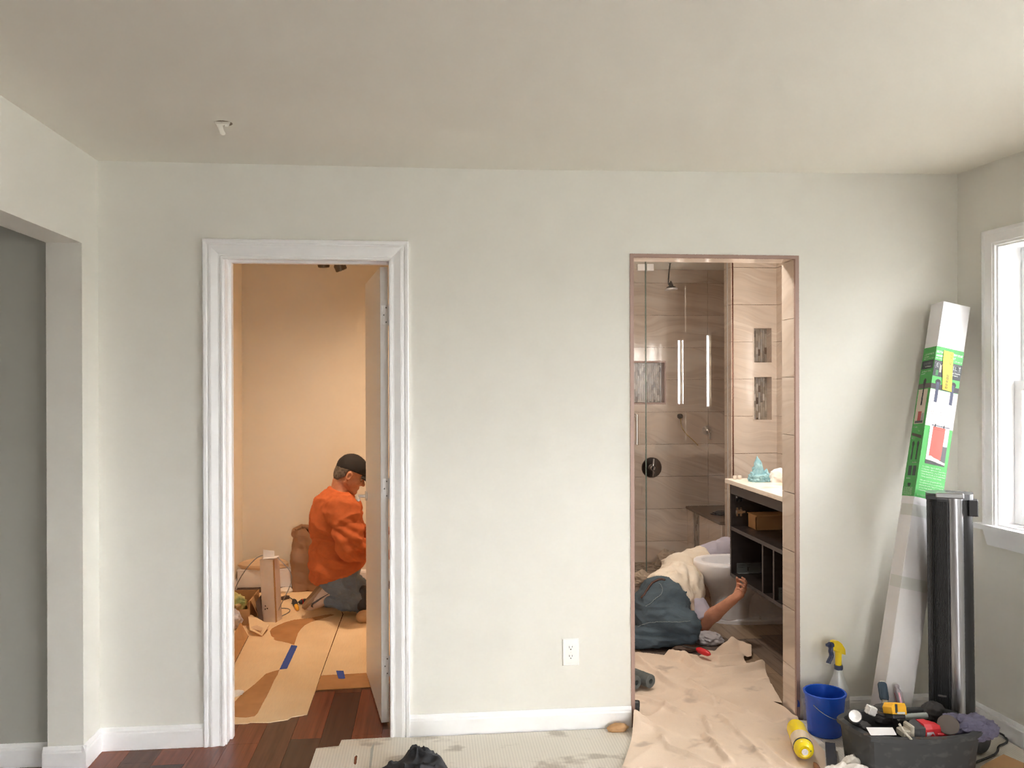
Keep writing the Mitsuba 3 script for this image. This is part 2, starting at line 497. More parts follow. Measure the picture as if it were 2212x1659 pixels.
# ================================================================ window at the right edge
mat('pane_glass', (255, 255, 255))
scene['mat_pane_glass'] = {'type': 'thindielectric', 'int_ior': 1.5}
WCP = [(0, 0), (0, 0.012), (0.010, 0.014), (0.012, 0.017), (0.050, 0.017), (0.055, 0.020), (0.068, 0.020), (0.068, 0)]
def rwp(s, z, d):
    return RO + RE * s + ZA * z + RN * d
def rbox(s0, s1, z0, z1, d0, d1):
    return hull([rwp(s, z, d) for s in (s0, s1) for z in (z0, z1) for d in (d0, d1)])
for i, (a, b, c, d) in enumerate(WIN):
    wn = f'window_{i + 1}'
    struct(wn, cat_([rbox(a, a + 0.012, c, d, -0.15, 0), rbox(b - 0.012, b, c, d, -0.15, 0), rbox(a, b, d - 0.012, d, -0.15, 0), rbox(a, b, c, c + 0.01, -0.15, 0)]), 'mat_trim')
    for k in 'lrt':
        m = casing_piece(k, 0.068, WCP, a + 0.004, b - 0.004, c, d - 0.004, lambda u, z, q: rwp(u, z, q))
        part(wn, 'casing', m, 'mat_trim')
    part(wn, 'window_sill', rbox(a - 0.095, b + 0.095, c - 0.018, c + 0.004, -0.01, 0.042), 'mat_trim')
    part(wn, 'apron', hull([rwp(s, z, q) for (s, z) in ((a - 0.068, c - 0.02), (b + 0.068, c - 0.02), (b + 0.04, c - 0.085), (a - 0.04, c - 0.085)) for q in (0, 0.016)]), 'mat_trim')
    zm = (c + d) / 2
    for (z0, z1, q) in ((c + 0.012, zm + 0.02, -0.075), (zm - 0.02, d - 0.014, -0.11)):
        fr = cat_([rbox(a + 0.014, a + 0.055, z0, z1, q - 0.03, q), rbox(b - 0.055, b - 0.014, z0, z1, q - 0.03, q), rbox(a + 0.014, b - 0.014, z0, z0 + 0.05, q - 0.03, q), rbox(a + 0.014, b - 0.014, z1 - 0.04, z1, q - 0.03, q)])
        sk = part(wn, 'sash', fr, 'mat_trim')
        part(sk, 'pane', tm([rwp(a + 0.05, z0 + 0.04, q - 0.015), rwp(b - 0.05, z0 + 0.04, q - 0.015), rwp(b - 0.05, z1 - 0.035, q - 0.015), rwp(a + 0.05, z1 - 0.035, q - 0.015)], [(0, 1, 2), (0, 2, 3)]), 'mat_pane_glass')
# glazed patio door behind the camera
pd = struct('door_2', cat_([box(DOORS[0], DOORS[0] + 0.05, YB - 0.1, YB - 0.02, 0, DOORS[3]), box(DOORS[1] - 0.05, DOORS[1], YB - 0.1, YB - 0.02, 0, DOORS[3]), box(DOORS[0], DOORS[1], YB - 0.1, YB - 0.02, DOORS[3] - 0.06, DOORS[3]), box(DOORS[0], DOORS[1], YB - 0.1, YB - 0.02, 0, 0.08), box(DOORS[0], DOORS[1], YB - 0.09, YB - 0.03, 0.95, 1.03)]), 'mat_trim')
for x0, x1 in ((DOORS[0] + 0.045, DOORS[1] - 0.045),):
    part(pd, 'pane', tm([(x0, YB - 0.06, 0.07), (x1, YB - 0.06, 0.07), (x1, YB - 0.06, DOORS[3] - 0.05), (x0, YB - 0.06, DOORS[3] - 0.05)], [(0, 1, 2), (0, 2, 3)]), 'mat_pane_glass')
struct('ground', box(-40, 40, -40, 40, -0.9, -0.6), 'mat_ground_stone') if False else None

# ================================================================ room behind the left door
struct('wall_closet', cat_([box(-1.50, -1.40, WT, 2.99, 0, 2.44), box(-1.50, 0.67, 2.89, 2.99, 0, 2.44), box(0.57, 0.67, WT, 2.99, 0, 2.44)]), 'mat_warm_paint')
struct('ceiling_closet', box(-1.5, 0.67, WT, 2.99, 2.44, 2.6), 'mat_warm_paint')
baseboard('baseboard_closet', (-1.40, 2.89, 0), (0.57, 2.89, 0), -YA)
baseboard('baseboard_closet', (-1.40, WT, 0), (-1.40, 2.89, 0), XA)

# ================================================================ bathroom
BXR, BY, SY = 2.47, 2.15, 3.10          # right wall, wall with the niches, shower back wall
JXS, JYB = 2.145, 2.29                  # shower jamb: x of its face, y of its far edge
TT = 0.009                              # tile thickness
courses = [2.44 + 0.0] + [2.328 - 0.264 * k for k in range(9)] + [0.0]
courses = sorted(courses)
def tile_field(parent, xs, zs, o, ex, ez, cut=None, gap=0.0013, mats='mat_tile'):
    for i in range(len(xs) - 1):
        for j in range(len(zs) - 1):
            if zs[j + 1] - zs[j] < 0.01 or xs[i + 1] - xs[i] < 0.006: continue
            g = sg.box(xs[i] + gap, zs[j] + gap, xs[i + 1] - gap, zs[j + 1] - gap)
            if cut is not None: g = g.difference(cut)
            if g.is_empty or g.area < 1e-5: continue
            part(parent, 'tile', panel(g, o, ex, ZA, ez, TT - rng.uniform(0, 0.0008)), mats)
NS = [(2.30, 2.437, 1.650, 1.903), (2.30, 2.437, 1.241, 1.554)]   # niches in the wall
NB = (1.44, 1.925, 1.345, 1.681)                                    # niche in the shower
def niche_cut(q): return sg.box(q[0], q[2], q[1], q[3])
# wall with the two niches (faces the camera), hollow where the niches are
wq = sg.box(JXS, 0, BXR, 2.44)
for q in NS: wq = wq.difference(niche_cut(q))
wn_ = struct('wall_niche', cat_([panel(wq, (0, BY + 0.09, 0), XA, ZA, -YA, 0.09 - TT), box(JXS, BXR, BY + 0.09, JYB, 0, 2.44)]), 'mat_grout')
cut = unary_union([niche_cut(q).buffer(0.004, join_style=2) for q in NS])
tile_field(wn_, [JXS + 0.008, BXR + TT], courses, (0, BY + TT, 0), XA, -YA, cut)
tile_field(wn_, [BY, JYB], courses, (JXS + 0.0, 0, 0), YA, -XA)
part(wn_, 'corner_trim', box(JXS - 0.001, JXS + 0.007, BY - 0.002, BY + 0.008, 0, 2.44), 'mat_bronze', 'dark bronze corner profile')
for q in NS:
    x0, x1, z0, z1 = q
    part(wn_, 'niche_frame', cat_([box(x0 - 0.004, x0 + 0.004, BY - 0.002, BY + 0.09, z0, z1), box(x1 - 0.004, x1 + 0.004, BY - 0.002, BY + 0.09, z0, z1), box(x0 - 0.004, x1 + 0.004, BY - 0.002, BY + 0.09, z0 - 0.004, z0 + 0.004), box(x0 - 0.004, x1 + 0.004, BY - 0.002, BY + 0.09, z1 - 0.004, z1 + 0.004)]), 'mat_tile')
mat('mosaic', VC, 0.25, spec=0.5)
MOS = [((150, 140, 128), 6), ((132, 122, 110), 5), ((118, 108, 98), 3), ((82, 66, 54), 3), ((176, 168, 160), 2), ((142, 136, 130), 4)]
def mosaic(parent, x0, x1, z0, z1, o, ex, ez, w=0.0165, h=0.049, gap=0.0013, seed=1, name='mosaic'):
    r = np.random.default_rng(seed); v, f, c = [], [], []
    pr = np.array([k[1] for k in MOS], float); pr /= pr.sum()
    n = int(round((x1 - x0) / w)); w = (x1 - x0) / n
    for i in range(n):
        z = z0 - h * (0.5 * (i % 2) + 0.25 * ((i // 2) % 2))
        while z < z1:
            a, b = max(z, z0) + gap / 2, min(z + h, z1) - gap / 2
            if b - a > 0.004:
                m = panel(sg.box(x0 + i * w + gap / 2, a, x0 + (i + 1) * w - gap / 2, b), o, ex, ZA, ez, 0.005 - r.uniform(0, 0.001))
                k = r.choice(len(MOS), p=pr)
                f.append(np.asarray(m.faces) + sum(len(q) for q in v)); v.append(np.asarray(m.vertices))
                c.append(np.tile(np.array(lin(MOS[k][0])) * r.uniform(0.9, 1.1), (len(m.vertices), 1)))
            z += h
    return part(parent, name, tm(np.vstack(v), np.vstack(f)), 'mat_mosaic', 'small vertical mosaic tiles in grey, beige and brown', 'stuff', color=np.vstack(c))
for i, q in enumerate(NS):
    mosaic(wn_, q[0] + 0.004, q[1] - 0.004, q[2] + 0.004, q[3] - 0.004, (0, BY + 0.09, 0), XA, -YA, seed=5 + i)
# bathroom side of the main wall, right, left walls
struct('wall_bath_right', box(BXR + TT, BXR + 0.12, WT, SY + 0.1, 0, 2.44), 'mat_grout')
tile_field('wall_bath_right', [0.58, 1.10, 1.62, BY], courses, (BXR + TT, 0, 0), YA, -XA)
struct('wall_bath_left', box(0.67, 0.69, WT, SY + 0.1, 0, 2.44), 'mat_tile')
struct('wall_bath_front', cat_([box(0.69, BX0, WT - 0.004, WT + 0.006, 0, 2.44), box(BX1, BXR, WT - 0.004, WT + 0.006, 0, 2.44), box(BX0, BX1, WT - 0.004, WT + 0.006, BZ, 2.44)]), 'mat_tile')
struct('ceiling_bath', box(0.67, BXR + 0.12, WT, SY + 0.1, 2.44, 2.6), 'mat_ceiling')
# shower alcove
ws = sg.box(0.69, 0, BXR + 0.02, 2.44).difference(niche_cut(NB))
wsn = struct('wall_shower', cat_([panel(ws, (0, SY + 0.10, 0), XA, ZA, -YA, 0.10 - TT), box(0.69, BXR + 0.02, SY + 0.10, SY + 0.13, 0, 2.44)]), 'mat_grout')
tile_field(wsn, [0.69, 0.724, 1.246, 1.768, 2.290, BXR + 0.02], courses, (0, SY + TT, 0), XA, -YA, niche_cut(NB).buffer(0.003, join_style=2))
part(wsn, 'niche_frame', cat_([box(NB[1] - 0.002, NB[1] + 0.010, SY - 0.004, SY + 0.1, NB[2], NB[3]), box(NB[0], NB[1] + 0.010, SY - 0.004, SY + 0.1, NB[3] - 0.004, NB[3] + 0.010), box(NB[0], NB[1] + 0.010, SY - 0.004, SY + 0.1, NB[2] - 0.010, NB[2] + 0.004), box(NB[0] - 0.01, NB[0] + 0.002, SY - 0.004, SY + 0.1, NB[2], NB[3])]), 'mat_edge_trim')
mosaic(wsn, NB[0], NB[1] - 0.002, NB[2] + 0.004, NB[3] - 0.004, (0, SY + 0.10, 0), XA, -YA, seed=21)
struct('wall_shower_right', box(BXR + 0.02 - TT, BXR + 0.03, JYB, SY, 0, 2.44), 'mat_tile')
# shower floor and curb
mat('pebble', mikit.proc(lambda p, n, uv: mix(L3((140, 128, 112)), L3((92, 80, 66)), cell_rand(dr.floor(p.x / 0.03), dr.floor(p.y / 0.03)))), 0.4)
struct('floor_shower', box(0.69, BXR, JYB - 0.10, SY, -0.01, 0.046), 'mat_pebble')
mat('curb_stone', (176, 160, 148), 0.3)
struct('shower_curb', cat_([box(0.69, JXS, BY - 0.01, JYB - 0.06 + 0.0, 0.0, 0.092), cbox(0.69, JXS, BY - 0.022, JYB - 0.05, 0.092, 0.112, 0.003)]), 'mat_curb_stone')
# bathroom floor: wood-look planks
tp = ['mat_tileplank_a', 'mat_tileplank_b', 'mat_tileplank_c']
struct('floor_bath', box(0.69, BXR, 0.0, BY, -0.02, -0.011), 'mat_grout')
planks(0.72, BXR, 0.0, BY, 0.155, (0.6, 1.2), tp, [0.36, 0.34, 0.30], 'floor_bath', 'plank')
# lining of the bathroom opening: tile jambs and head with an edge profile
tj = struct('trim_2', cat_([box(BX0 - 0.02, BX0, 0.002, WT, 0, BZ), box(BX1, BX1 + 0.02, 0.002, WT, 0, BZ), box(BX0 - 0.02, BX1 + 0.02, 0.002, WT, BZ, BZ + 0.02)]), 'mat_grout')
tile_field(tj, [0.012, WT + 0.004], courses[:-1][:9] + [BZ], (BX1, 0, 0), YA, -XA)
tile_field(tj, [0.012, WT + 0.004], courses[:-1][:9] + [BZ], (BX0 + TT, 0, 0), YA, -XA)
for x0, x1 in ((BX0 + TT, 1.41), (1.411, BX1 - TT)):
    part(tj, 'tile', box(x0, x1, 0.012, WT + 0.004, BZ - TT, BZ), 'mat_tile')
part(tj, 'edge_profile', cat_([box(BX0 - 0.006, BX0 + 0.011, -0.004, 0.012, 0, BZ + 0.004), box(BX1 - 0.011, BX1 + 0.006, -0.004, 0.012, 0, BZ + 0.004), box(BX0 - 0.006, BX1 + 0.006, -0.004, 0.012, BZ - 0.011, BZ + 0.004)]), 'mat_edge_trim', 'mauve brown edge profile around the opening')
# ================================================================ lamps
mat('lamp_metal', (120, 108, 92), 0.45, 0.5)
mat('lamp_black', (40, 36, 32), 0.4)
mat('lamp_ring', (96, 82, 66), 0.35, 0.9)
mat('white_plastic', (238, 238, 236), 0.4)
def emitter(color, w):
    return {'type': 'area', 'radiance': {'type': 'rgb', 'value': [c * w for c in color]}}

# ceiling track with two visible spot heads in the room behind the left door
tk = thing('track_light', 'ceiling track with small metal spot heads, seen at the top of the left doorway', 'track light')
def at0(m, c): m.apply_translation(c); return m
hx = [ay(697, 575, 1.55), ay(727, 575, 1.55)]
part(tk, 'rail', cbox(-1.0, 0.25, 1.53, 1.57, 2.405, 2.44, 0.004), 'mat_white_plastic')
heads = [((hx[0][0], 1.55), (0.02, 0.28, -1.0)), ((hx[1][0] - 0.02, 1.55), (0.42, 0.25, -1.0)), ((-0.05, 1.55), (0.55, 0.75, -0.9))]
for i, ((x, y), d) in enumerate(heads):
    d = norm(d); p0 = np.array([x, y, (2.345, 2.318, 2.345)[i]])
    h = part(tk, 'spot_head', xf(lathe([(0.008, -0.012), (0.022, -0.010), (0.024, 0.05), (0.031, 0.055), (0.031, 0.086), (0.034, 0.088), (0.034, 0.128), (0.030, 0.128), (0.028, 0.100), (0.0, 0.098)], 24), aim(p0, d)), 'mat_lamp_metal', smooth=40)
    part(h, 'ring', xf(lathe([(0.0345, 0.088), (0.0355, 0.090), (0.0355, 0.122), (0.0345, 0.124)], 24, False), aim(p0, d)), 'mat_lamp_ring', smooth=40)
    part(h, 'stem', cyl((x, y, 2.34), (x, y, 2.41), 0.006, 10), 'mat_lamp_metal')
    part(h, 'bulb', xf(lathe([(0.0, 0.1005), (0.026, 0.1005), (0.024, 0.108), (0.0, 0.112)], 20, False), aim(p0, d)), 'mat_white_plastic', 'glowing warm bulb', emitter=emitter(WARM, SPOT_W))
# recessed ceiling light of the bathroom (above the picture's view through the doorway)
dlt = thing('recessed_light', 'round recessed ceiling light of the bathroom, out of the photo above the doorway', 'ceiling light')
part(dlt, 'ring', at0(lathe([(0.085, 0.0), (0.105, 0.0), (0.103, -0.006), (0.085, -0.008)], 32, False), (1.15, 0.60, 2.4395)), 'mat_white_plastic')
part(dlt, 'lens', at0(lathe([(0.0, -0.003), (0.085, -0.003)], 32, False), (1.15, 0.60, 2.4395)), 'mat_white_plastic', 'lit lens', emitter=emitter(COOLW, DOWN_W))
# mirrored cabinet with two upright light bars on the bathroom's right wall (seen mirrored in the shower glass)
mat('mirror', (235, 238, 238), 0.03, 1.0)
mc = thing('mirror_cabinet', 'mirrored cabinet with two upright light bars, mirrored as white streaks in the shower glass', 'mirror cabinet')
part(mc, 'cabinet', cbox(2.335, BXR, 0.50, 1.23, 1.25, 1.97, 0.003), 'mat_white_plastic')
part(mc, 'mirror', box(2.331, 2.335, 0.51, 1.22, 1.26, 1.96), 'mat_mirror')
for y in (0.46, 1.27):
    b = part(mc, 'light_bar', cyl((2.315, y, 1.315), (2.315, y, 1.905), 0.0105, 14), 'mat_white_plastic', 'lit white light bar', emitter=emitter(COOLW, BAR_W))
    part(mc, 'bar_mount', box(2.335, BXR, y - 0.02, y + 0.02, 1.30, 1.92), 'mat_lamp_metal')
# ================================================================ door leaf in the left doorway
mat('door_paint', (232, 231, 228), 0.35, spec=0.45)
mat('nickel', (224, 223, 222), 0.4, 0.35)
mat('dark_screw', (90, 88, 86), 0.4, 0.8)
HO = np.array([-0.2115, 0.1275, 0.0]); LD = norm([-0.169, 0.9856, 0]); TD = np.array([LD[1], -LD[0], 0])
DF = frame(HO, TD, LD, ZA)
dl = struct('door_1', xf(cbox(0, 0.035, 0, 0.667, 0.012, 2.028, 0.0015), DF), 'mat_door_paint')
for z in (1.815, 1.047, 0.262):
    pl = xf(extr(rrect(0.026, 0.090, 0.006), 0.0025), frame((0.0215, 0.0, z), XA, ZA, -YA))
    hg = part(dl, 'hinge', xf(pl, DF), 'mat_nickel', 'satin metal hinge plate')
    part(hg, 'knuckle', xf(cyl((0.0375, -0.004, z - 0.045), (0.0375, -0.004, z + 0.045), 0.005, 12), DF), 'mat_nickel')
    for dx, dz in ((0.005, 0.032), (-0.005, 0.0), (0.005, -0.032)):
        part(hg, 'screw', xf(cyl((0.0215 + dx, -0.0022, z + dz), (0.0215 + dx, -0.0034, z + dz), 0.0033, 10), DF), 'mat_dark_screw')
for sgn, x in ((-1, 0.0), (1, 0.035)):
    yh, zh = 0.607, 0.938
    rs = part(dl, 'door_handle', xf(cyl((x, yh, zh), (x + sgn * 0.009, yh, zh), 0.0265, 28, chamf=0.003), DF), 'mat_nickel', 'satin metal lever handle', smooth=40)
    part(rs, 'neck', xf(cyl((x, yh, zh), (x + sgn * 0.050, yh, zh), 0.0095, 16), DF), 'mat_nickel', smooth=40)
    lv = spline([(x + sgn * 0.046, yh + 0.008, zh), (x + sgn * 0.052, yh - 0.02, zh), (x + sgn * 0.054, yh - 0.07, zh - 0.002), (x + sgn * 0.052, yh - 0.115, zh - 0.004)], 14)
    part(rs, 'lever', xf(tube(lv, [0.008, 0.0105] + [0.010] * 10 + [0.0095, 0.006], 12), DF), 'mat_nickel', smooth=50)

# ================================================================ wall outlet
c = ay(1232.5, 1408, 0.0)
ol = thing('wall_outlet', 'white double wall outlet low on the wall between the two doorways', 'outlet')
part(ol, 'cover_plate', hull([(c[0] + sx * w, y, c[2] + sz * h) for sx in (-1, 1) for sz in (-1, 1) for (w, h, y) in ((0.036, 0.0585, 0.0), (0.036, 0.0585, -0.0025), (0.033, 0.0555, -0.0055))]), 'mat_white_plastic')
mat('slot', (70, 68, 66), 0.6)
for dz in (0.0195, -0.0195):
    shape = sg.Point(0, 0).buffer(0.0172, 20).intersection(sg.box(-0.02, -0.0138, 0.02, 0.0138))
    rc = part(ol, 'receptacle', panel(shape, (c[0], -0.0052, c[2] + dz), XA, ZA, -YA, 0.0016), 'mat_white_plastic')
    part(rc, 'slot', panel(sg.box(-0.0075, -0.001, -0.0052, 0.0075), (c[0], -0.0066, c[2] + dz), XA, ZA, -YA, 0.0004), 'mat_slot')
    part(rc, 'slot', panel(sg.box(0.0052, 0.0, 0.0073, 0.0070), (c[0], -0.0066, c[2] + dz), XA, ZA, -YA, 0.0004), 'mat_slot')
    part(rc, 'ground_hole', panel(sg.Point(0, -0.0065).buffer(0.0027, 8), (c[0], -0.0066, c[2] + dz), XA, ZA, -YA, 0.0004), 'mat_slot')
part(ol, 'screw', cyl((c[0], -0.0052, c[2]), (c[0], -0.0066, c[2]), 0.0028, 10), 'mat_nickel')

# ================================================================ torn spots in the ceiling
mat('torn_paper', (244, 241, 232), 0.8)
mat('hole', (58, 48, 40), 0.9)
mat('ceiling_gap', (120, 108, 92), 0.9)
ch = thing('ceiling_hole', 'small hole in the ceiling above the left doorway, with torn white paper hanging down', 'ceiling hole')
hx_, hy_, hz_ = -0.718, -0.56, float(ceil_z(-0.7))
part(ch, 'opening', panel(sg.Point(0, 0).buffer(0.030, 10), (hx_, hy_, hz_ - 0.0008), XA, YA, ZA, 0.002), 'mat_ceiling_gap', 'dark opening')
def strip(pts, w, t=0.0012):
    pts = np.asarray(pts, float); v = []
    for p_, q_ in zip(pts, np.broadcast_to(w, (len(pts),))):
        v += [p_ - [q_, 0, 0], p_ + [q_, 0, 0]]
    v = np.array(v); f = []
    for i in range(len(pts) - 1):
        f += [(2 * i, 2 * i + 1, 2 * i + 3), (2 * i, 2 * i + 3, 2 * i + 2)]
    m = tm(v, f); n = len(v)
    return tm(np.vstack([v, v + [0, t, 0]]), np.vstack([f, np.array(f)[:, ::-1] + n]))
for pts, w in (([(-0.016, -0.02, 0), (-0.010, -0.026, -0.012), (-0.004, -0.028, -0.028), (0.004, -0.030, -0.046), (0.005, -0.030, -0.052)], [0.012, 0.011, 0.008, 0.009, 0.004]),
               ([(-0.022, -0.018, 0), (-0.019, -0.022, -0.010), (-0.014, -0.025, -0.018)], [0.006, 0.006, 0.002]),
               ([(0.018, -0.02, 0), (0.018, -0.026, -0.011), (0.016, -0.028, -0.021)], [0.010, 0.008, 0.006]),
               ([(0.004, -0.02, 0), (0.005, -0.022, -0.010), (0.004, -0.024, -0.016)], [0.007, 0.006, 0.003])):
    part(ch, 'paper_flap', tm(*(lambda m: (np.asarray(m.vertices) + [hx_, hy_, hz_], m.faces))(strip(pts, w))), 'mat_torn_paper', 'torn white flap')
ch2 = thing('wire_connector', 'white wire connectors hanging from the ceiling at the top edge of the photo', 'wire connector')
q = az(1652, -18, 2.40)
zc_ = float(ceil_z(q[0]))
part(ch2, 'opening', panel(sg.Point(0, 0).buffer(0.035, 12), (q[0], q[1], zc_ - 0.0008), XA, YA, ZA, 0.002), 'mat_hole')
for a, dx, dz in ((35, -0.016, -0.045), (-25, 0.022, -0.042)):
    pts = np.array([(q[0] + dx * 0.4, q[1], zc_), (q[0] + dx * 0.8, q[1], zc_ - 0.02), (q[0] + dx, q[1] - 0.005, zc_ + dz)])
    part(ch2, 'connector', tube(spline(pts, 10), [0.004, 0.005, 0.006, 0.008, 0.011, 0.013, 0.014, 0.014, 0.012, 0.007], 12), 'mat_white_plastic', smooth=50)

# ================================================================ floor protection by the doors
mat('corrugated', mikit.proc(lambda p, n, uv: mix(L3((214, 208, 196)), L3((150, 138, 122)), smoothstep(0.58, 0.78, fbm(p.x * 9, p.y * 14, 1.0, 4)) * 0.55) * (0.96 + 0.05 * dr.sin(p.x * 520.0))), 0.6)
def floor_poly(px, z=0.0, extra=()):
    return sg.Polygon([tuple(az(x, y, z)[:2]) for x, y in px] + list(extra))
fp = floor_poly([(655, 1700), (683, 1617), (732, 1612), (738, 1599), (850, 1593)], 0.003, [(-0.085, -0.021), (0.88, -0.021), (0.90, -0.03), (1.66, -0.021), (2.392, -0.021), (2.49, -1.4), (-0.42, -1.4)])
slot = floor_poly([(764, 1650), (766, 1634), (769, 1631), (772, 1633), (770, 1650), (767, 1653)], 0.003)
bd = add('floor_protection_board', xf(extr(fp.difference(slot), 0.004), frame((0, 0, 0.0008), XA, YA, ZA)), 'mat_corrugated', 'dirty white corrugated floor protection board with an oblong hand slot, along the back wall', 'floor board')
part(bd, 'scuff', xf(extr(floor_poly([(797, 1659), (801, 1618), (805, 1610), (809, 1607), (806, 1625), (802, 1659)], 0.003), 0.0003), frame((0, 0, 0.0048), XA, YA, ZA)), 'mat_hall_paint', 'grey scuff mark')
BT = 0.0056

# ================================================================ dark garment on the floor at the bottom edge
mat('black_cloth', mikit.proc(lambda p, n, uv: mix(L3((40, 42, 46)), L3((24, 25, 28)), fbm(p.x * 60, p.y * 60, p.z * 60, 3))), 0.75)
g0 = az(885, 1672, 0.0)
jk = floor_poly([(770, 1672), (800, 1658), (850, 1650), (876, 1636), (905, 1634), (935, 1642), (956, 1640), (972, 1662), (985, 1700), (960, 1760), (880, 1775), (800, 1745), (768, 1700)], 0.02).buffer(-0.02).buffer(0.02)
def jfn(p):
    d = shapely.distance(shapely.points(p[:, 0], p[:, 1]), jk.exterior)
    e = 1 - np.exp(-(d + 0.004) / 0.020)
    n1 = meshkit.fbm(np.c_[p * 14, p[:, 0] * 0], 3, 4)
    rg = 1 - np.abs(2 * meshkit.noise(np.c_[p * [16, 9], p[:, 0] * 0 + 2], 9) - 1)
    hgt = 0.030 + 0.050 * np.exp(-(((p[:, 0] - (-0.02)) / 0.10) ** 2))
    r2 = 1 - np.abs(2 * meshkit.noise(np.c_[p * [30, 22] + 2 * n1[:, None], p[:, 0] * 0 + 6], 19) - 1)
    nk = np.linalg.norm((p - np.array([0.02, -0.245])) / [1.0, 0.8], axis=1)          # the open collar
    return BT + e * (hgt * (0.35 + 0.4 * n1 + 0.55 * rg ** 2 + 0.35 * r2 ** 3) + 0.035 * np.exp(-((nk - 0.048) / 0.016) ** 2) - 0.03 * np.exp(-(nk / 0.03) ** 2) * hgt / 0.08)
add('jacket', sheet_mesh(jk, 0.006, jfn), 'mat_black_cloth', 'crumpled black garment lying on the white board at the bottom edge', 'clothing', smooth=35)

# ================================================================ bucket, spray bottle
mat('bucket_blue', (22, 70, 168), 0.35, spec=0.5)
mat('wire', (150, 152, 156), 0.3, 0.9)
bk = thing('bucket', 'small blue plastic bucket with a wire handle beside the bathroom doorway', 'bucket')
BC = np.array([1.690, -0.165, BT])
def at_(c, m): m = m.copy(); m.apply_translation(c); return m
part(bk, 'pail', at_(BC, lathe([(0.0, 0.001), (0.066, 0.0), (0.070, 0.004), (0.083, 0.168), (0.088, 0.168), (0.089, 0.177), (0.086, 0.180), (0.081, 0.178), (0.0665, 0.008), (0.0, 0.006)], 48, False)), 'mat_bucket_blue', smooth=35)
hd = [BC + [0.086 * math.cos(a), 0.0, 0.150] for a in (math.pi, 0)]
arc = [BC + [0.0885 * math.cos(a), -0.0925 * math.sin(a) * 1.0, 0.150 - 0.062 * math.sin(a)] for a in np.linspace(math.pi * 0.95, math.pi * 0.05, 22)]
arc = xf(tube(arc, 0.0016, 6), rotm(24, ZA, BC))
part(bk, 'bail', arc, 'mat_wire', 'thin wire handle', smooth=True)
mat('frosted', (206, 208, 205), 0.35, spec=0.4)
mat('spray_yellow', (240, 205, 30), 0.35, spec=0.5)
mat('spray_navy', (34, 42, 66), 0.45)
mat('label_grey', (170, 172, 178), 0.6)
sb = thing('spray_bottle', 'translucent spray bottle with a yellow and navy trigger head behind the blue bucket', 'spray bottle')
SC = np.array([1.800, -0.070, BT])
part(sb, 'bottle', at_(SC, lathe([(0.0, 0.0), (0.040, 0.0), (0.044, 0.006), (0.0445, 0.130), (0.043, 0.150), (0.037, 0.172), (0.029, 0.192), (0.022, 0.212), (0.0175, 0.232), (0.0165, 0.238)], 36)), 'mat_frosted', smooth=40)
part(sb, 'label', at_(SC, lathe([(0.0447, 0.030), (0.0452, 0.031), (0.0452, 0.110), (0.0447, 0.111)], 36, False)), 'mat_label_grey', 'printed grey wrap label', smooth=True)
part(sb, 'collar', at_(SC, lathe([(0.0165, 0.236), (0.0185, 0.238), (0.0185, 0.254), (0.016, 0.256)], 24)), 'mat_spray_navy', 'navy screw collar', smooth=40)
sv = norm([-0.86, -0.5, 0])    # the way the nozzle points
SF = frame(SC, sv, np.cross(ZA, sv), ZA)
part(sb, 'neck', xf(lathe([(0.0135, 0.254), (0.0135, 0.30), (0.015, 0.315), (0.014, 0.33)], 20), SF), 'mat_spray_yellow', 'yellow neck', smooth=40)
hdp = sg.Polygon([(-0.034, 0.300), (-0.030, 0.322), (-0.005, 0.350), (0.022, 0.366), (0.040, 0.368), (0.044, 0.356), (0.052, 0.350), (0.052, 0.338), (0.030, 0.330), (0.012, 0.318), (-0.004, 0.312)]).buffer(0.003)
part(sb, 'trigger_head', xf(panel(hdp, (0, 0.012, 0), XA, ZA, -YA, 0.024), SF), 'mat_spray_yellow', 'yellow trigger head')
part(sb, 'nozzle', xf(cat_([cyl((0.050, 0, 0.352), (0.066, 0, 0.356), 0.013, 18), cyl((0.066, 0, 0.356), (0.086, 0, 0.360), 0.007, 14)]), SF), 'mat_spray_navy', 'navy nozzle', smooth=40)
tg = spline([(0.044, 0, 0.345), (0.056, 0, 0.338), (0.058, 0, 0.325), (0.052, 0, 0.312), (0.060, 0, 0.296), (0.076, 0, 0.278)], 20)
part(sb, 'trigger', xf(cat_([tube(tg + [0, s * 0.004, 0], 0.0065, 10) for s in (-1, 1)]), SF), 'mat_spray_navy', 'navy curved trigger', smooth=40)

# ================================================================ propane cylinder
mat('gas_yellow', (243, 214, 22), 0.28, spec=0.6)
mat('gas_label', mikit.proc(lambda p, n, uv: mix(L3((150, 150, 118)), L3((214, 196, 170)), smoothstep(-0.012, -0.010, (p.x - 1.405) + 0.32 * (p.y + 0.38)))), 0.5)
gp, gq = az(1738, 1622, BT + 0.056), az(1718, 1569, BT + 0.059)
gd = norm(gq - gp)
GF = aim(gp, gd)
gc = thing('gas_cylinder', 'yellow gas cylinder with a grey label lying on the drop cloth', 'gas cylinder')
part(gc, 'tank', xf(lathe([(0.010, -0.002), (0.022, -0.0075), (0.032, -0.002), (0.0372, 0.010), (0.0382, 0.018), (0.0382, 0.205), (0.034, 0.225), (0.022, 0.238), (0.014, 0.242), (0.013, 0.262), (0.0, 0.262)], 40), GF), 'mat_gas_yellow', smooth=40)
part(gc, 'label', xf(lathe([(0.0384, 0.040), (0.0386, 0.041), (0.0386, 0.110), (0.0384, 0.111)], 40, False), GF), 'mat_gas_label', 'printed label band', smooth=True)
part(gc, 'band', xf(lathe([(0.0387, 0.026), (0.0389, 0.0265), (0.0389, 0.036), (0.0387, 0.0365)], 40, False), GF), 'mat_spray_navy', 'dark printed stripe', smooth=True)
